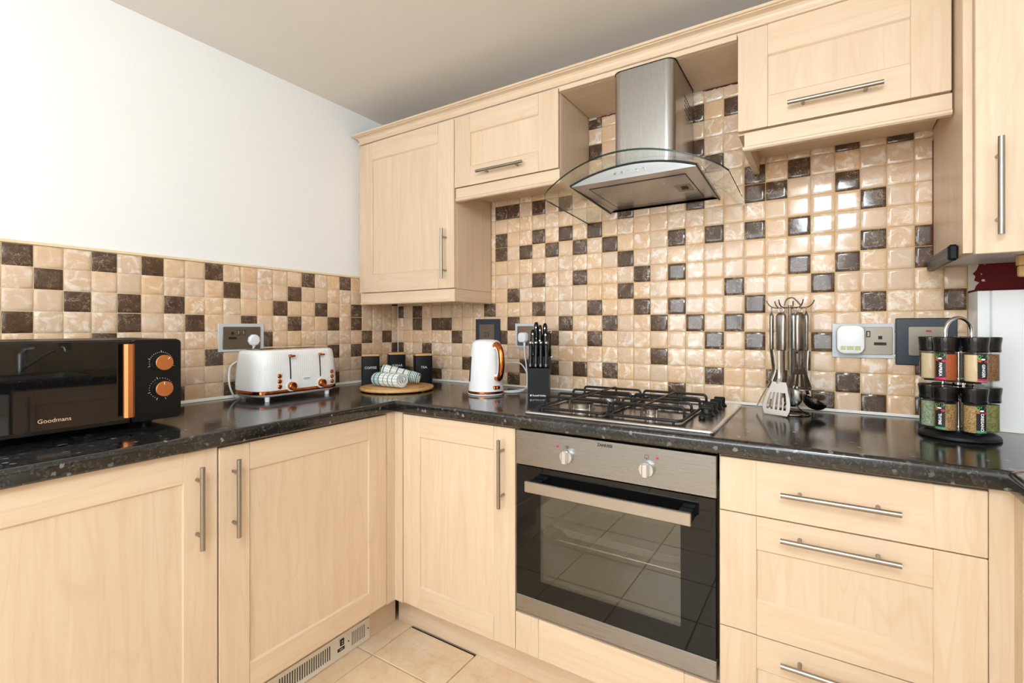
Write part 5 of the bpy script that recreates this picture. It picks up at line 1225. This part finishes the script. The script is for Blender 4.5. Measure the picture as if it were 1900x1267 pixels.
def jar(label, ring_a, zb, content, word, stripe):
    a = CAMA + math.radians(ring_a); p = SC + Vector((RJ * math.cos(a), RJ * math.sin(a), zb))
    j = thing('spice_jar', label, 'jar', tuple(p), 0.0, 'jars on the spice carousel')
    r = 0.0220
    g = G(); g.lathe([(r - 0.002, 0.0003), (r, 0.002), (r, 0.0705), (r - 0.003, 0.074)], 32, cap1=False); g.build('glass', 'jar_glass', j)
    g = G(); g.lathe([(r - 0.0025, 0.0022), (r - 0.0016, 0.004), (r - 0.0016, 0.0655), (0.001, 0.0665)], 32); g.build('contents', content, j)
    g = G(); g.lathe([(r + 0.0018, 0.0712), (r + 0.0024, 0.0722), (r + 0.0024, 0.0775), (r + 0.0018, 0.0782), (r + 0.0022, 0.0880), (r + 0.0044, 0.1045), (r + 0.0042, 0.1065), (r + 0.0025, 0.1078), (0.001, 0.1080)], 36); g.build('lid', 'jar_lid', j)
    if word:
        hw = 0.0105 / r
        lb = band(r + 0.0002, a - hw, a + hw, 0.0045, 0.0700, 'dark_print', 'label', j)
        band(r + 0.0006, a - hw, a + hw, 0.0045, 0.0092, stripe, 'label_stripe', lb)
        # printed vegetables and round crest along the top of the label
        for (x, z, w_, h_, m) in ((-0.0070, 0.0600, 0.007, 0.013, 'green_print'), (0.0035, 0.0640, 0.012, 0.010, 'green_print'), (-0.0065, 0.0520, 0.008, 0.006, 'orange_print'), (0.0062, 0.0500, 0.008, 0.006, 'red_print'), (-0.0005, 0.0560, 0.0105, 0.0125, 'dark_print'), (-0.0005, 0.0555, 0.009, 0.0042, 'white_print')):
            g = G(); n_ = 12; V = [(x + w_ / 2 * math.cos(2 * PI * i / n_), z + h_ / 2 * math.sin(2 * PI * i / n_), 0.0) for i in range(n_)]
            k_ = {'green_print': .0006, 'orange_print': .0008, 'red_print': .0008, 'dark_print': .0010, 'white_print': .0013}[m]
            g.add([(x0_, z0__, k_) for x0_, z0__, _ in V], [tuple(range(n_))]); o = g.build('label_crest', m, lb, flat=True); wrap(o.data, r, a, 0.0)
        o = text_mesh('lettering', word, 0.0086, 'white_print', lb, Matrix.Translation((0.0003, 0.0285, 0.0008)) @ Matrix.Rotation(-PI / 2, 4, 'Z'), depth=0.0001, bold=0.00025)
        wrap(o.data, r, a, 0.0)
    return j
zu, zl = 0.1428, 0.0213
UP = [(-92, 'garlic_powder', 'GARLIC', 'magenta_print', 'spice jar of cream garlic granules, top tier, far left'), (-30, 'paprika_powder', 'PAPRIKA', 'magenta_print', 'spice jar of red powder labelled PAPRIKA, top tier'), (31, 'ginger_powder', 'GINGER', 'magenta_print', 'spice jar of pale powder labelled GINGER, top tier'), (90, 'cumin', None, None, 'spice jar of brown seeds, top tier, far right'), (151, 'cumin', None, None, 'spice jar at the back of the top tier, behind GINGER'), (-152, 'paprika_powder', None, None, 'spice jar at the back of the top tier, behind PAPRIKA')]
LO = [(-93, 'parsley', 'PARSLEY', 'liner_green', 'spice jar of dried green parsley, lower tier, far left'), (-31, 'thyme', 'THYME', 'liner_green', 'spice jar of dried leaves labelled THYME, lower tier'), (29, 'oregano', 'OREGANO', 'liner_green', 'spice jar of dried leaves labelled OREGANO, lower tier'), (89, 'mixed_herbs', None, None, 'spice jar of green herbs, lower tier, far right'), (150, 'thyme', None, None, 'spice jar at the back of the lower tier, behind OREGANO'), (-153, 'parsley', None, None, 'spice jar at the back of the lower tier, behind THYME')]
for zz, tier in ((zu, UP), (zl, LO)):
    for ang, cont, word, stripe, lab in tier:
        jar(lab, ang + 4, zz, cont, None if word in ('GARLIC', 'PARSLEY') and False else word, stripe)

# ---- magnetic knife rack on the deep cupboard's side
t = thing('magnetic_rack', 'black magnetic knife bar on the deep cupboard side', 'knife rack')
g = G(); g.box(2.2128, 2.2308, -0.315, -0.030, 1.348, 1.385, 0.004); rk = g.build('bar', 'black_plastic', t)
for z in (1.3580, 1.3750):
    g = G(); g.box(2.2118, 2.2127, -0.310, -0.032, z - 0.0007, z + 0.0007); g.build('magnet_strip', 'nickel', rk)
g = G(); g.box(2.2115, 2.2309, -0.3300, -0.3153, 1.3470, 1.3860, 0.005); g.build('end_cap', 'matt_black', rk)
# ---- white boxing standing on the worktop below the deep cupboard
t = thing('boxing_panel', 'white boxed-in panel on the worktop, right of the spice rack', 'panel')
g = G(); g.box(2.3085, 2.860, -0.105, -0.002, 0.9105, 1.2825, 0.001); b = g.build('casing', 'white_plastic', t)
g = G(); g.box(2.332, 2.860, -0.130, -0.1055, 0.9105, 1.2815, 0.0015); g.build('front_panel', 'white_plastic', t)
g = G(); g.prism([(-0.1305, 0.9105), (-0.139, 0.9105), (-0.1305, 0.919)], 'x', 2.332, 2.86); g.build('sealant', 'silicone', t)
t = thing('timber_batten', 'bare timber batten under the deep cupboard, at the right edge', 'batten')
g = G(); g.box(2.363, 2.40, -0.21, -0.185, 1.338, 1.3635, 0.002); g.build('upper_strip', 'timber', t)
g = G(); g.box(2.3645, 2.40, -0.207, -0.188, 1.310, 1.3375, 0.003); g.build('lower_strip', 'timber', t)

# ---- plinth heater in the left run's kickboard (local x towards the far wall)
t = thing('plinth_heater', 'white slotted plinth heater grille under the left cupboards', 'heater', (0.4955, -1.125, 0.003), LRUN)
PW, PH = 0.490, 0.080
groups = [(0.125, 0.320, 22), (0.408, 0.471, 8)]
g = G(); z0_, z1_ = 0.016, 0.066
g.box(0, PW, -0.004, -0.0006, 0, z0_); g.box(0, PW, -0.004, -0.0006, z1_, PH)
xs = [0.0]
for a, b, n in groups:
    p_ = (b - a) / n
    g.box(xs[-1], a, -0.004, -0.0006, z0_, z1_)
    for i in range(n - 1): g.box(a + (i + 0.60) * p_, a + (i + 1) * p_, -0.004, -0.0006, z0_, z1_)
    xs.append(a + (n - 1 + 0.60) * p_)
g.box(xs[-1], PW, -0.004, -0.0006, z0_, z1_); pn = g.build('grille', 'vent_panel', t)
g = G(); g.box(0.12, 0.325, -0.0005, -0.0001, 0.010, 0.070); g.build('dark_interior', 'dark_slot', t)
g = G(); g.box(0.403, 0.476, -0.0005, -0.0001, 0.010, 0.070); g.build('dark_interior', 'brown_edge', t)
g = G(); g.box(0.356, 0.373, -0.0062, -0.0041, 0.042, 0.066, 0.0008); sw = g.build('switch', 'dark_slot', pn)
g = G(); g.box(0.362, 0.367, -0.0067, -0.0062, 0.056, 0.059); g.box(0.362, 0.367, -0.0067, -0.0062, 0.048, 0.051); g.build('switch_print', 'white_print', sw)
g = G(); g.box(0.346, 0.376, -0.0046, -0.0041, 0.024, 0.036); g.build('label', 'dark_print', pn)
g = G(); g.box(0.354, 0.368, -0.0050, -0.0046, 0.0292, 0.0308); g.build('label_print', 'white_print', pn)
for sx in (0.393, 0.483):
    g = G(); g.cyl((sx, -0.0041, 0.042), (sx, -0.0055, 0.042), 0.0026, n=12); g.build('screw', 'dark_slot', pn)
g = G()
for a in ((0.055, 0.100, 0.054, 0.0553), (0.055, 0.100, 0.0407, 0.042), (0.0987, 0.100, 0.0407, 0.0553), (0.060, 0.095, 0.047, 0.0488)): g.box(a[0], a[1], -0.0046, -0.0041, a[2], a[3])
g.build('orange_emblem', 'orange_print', pn)
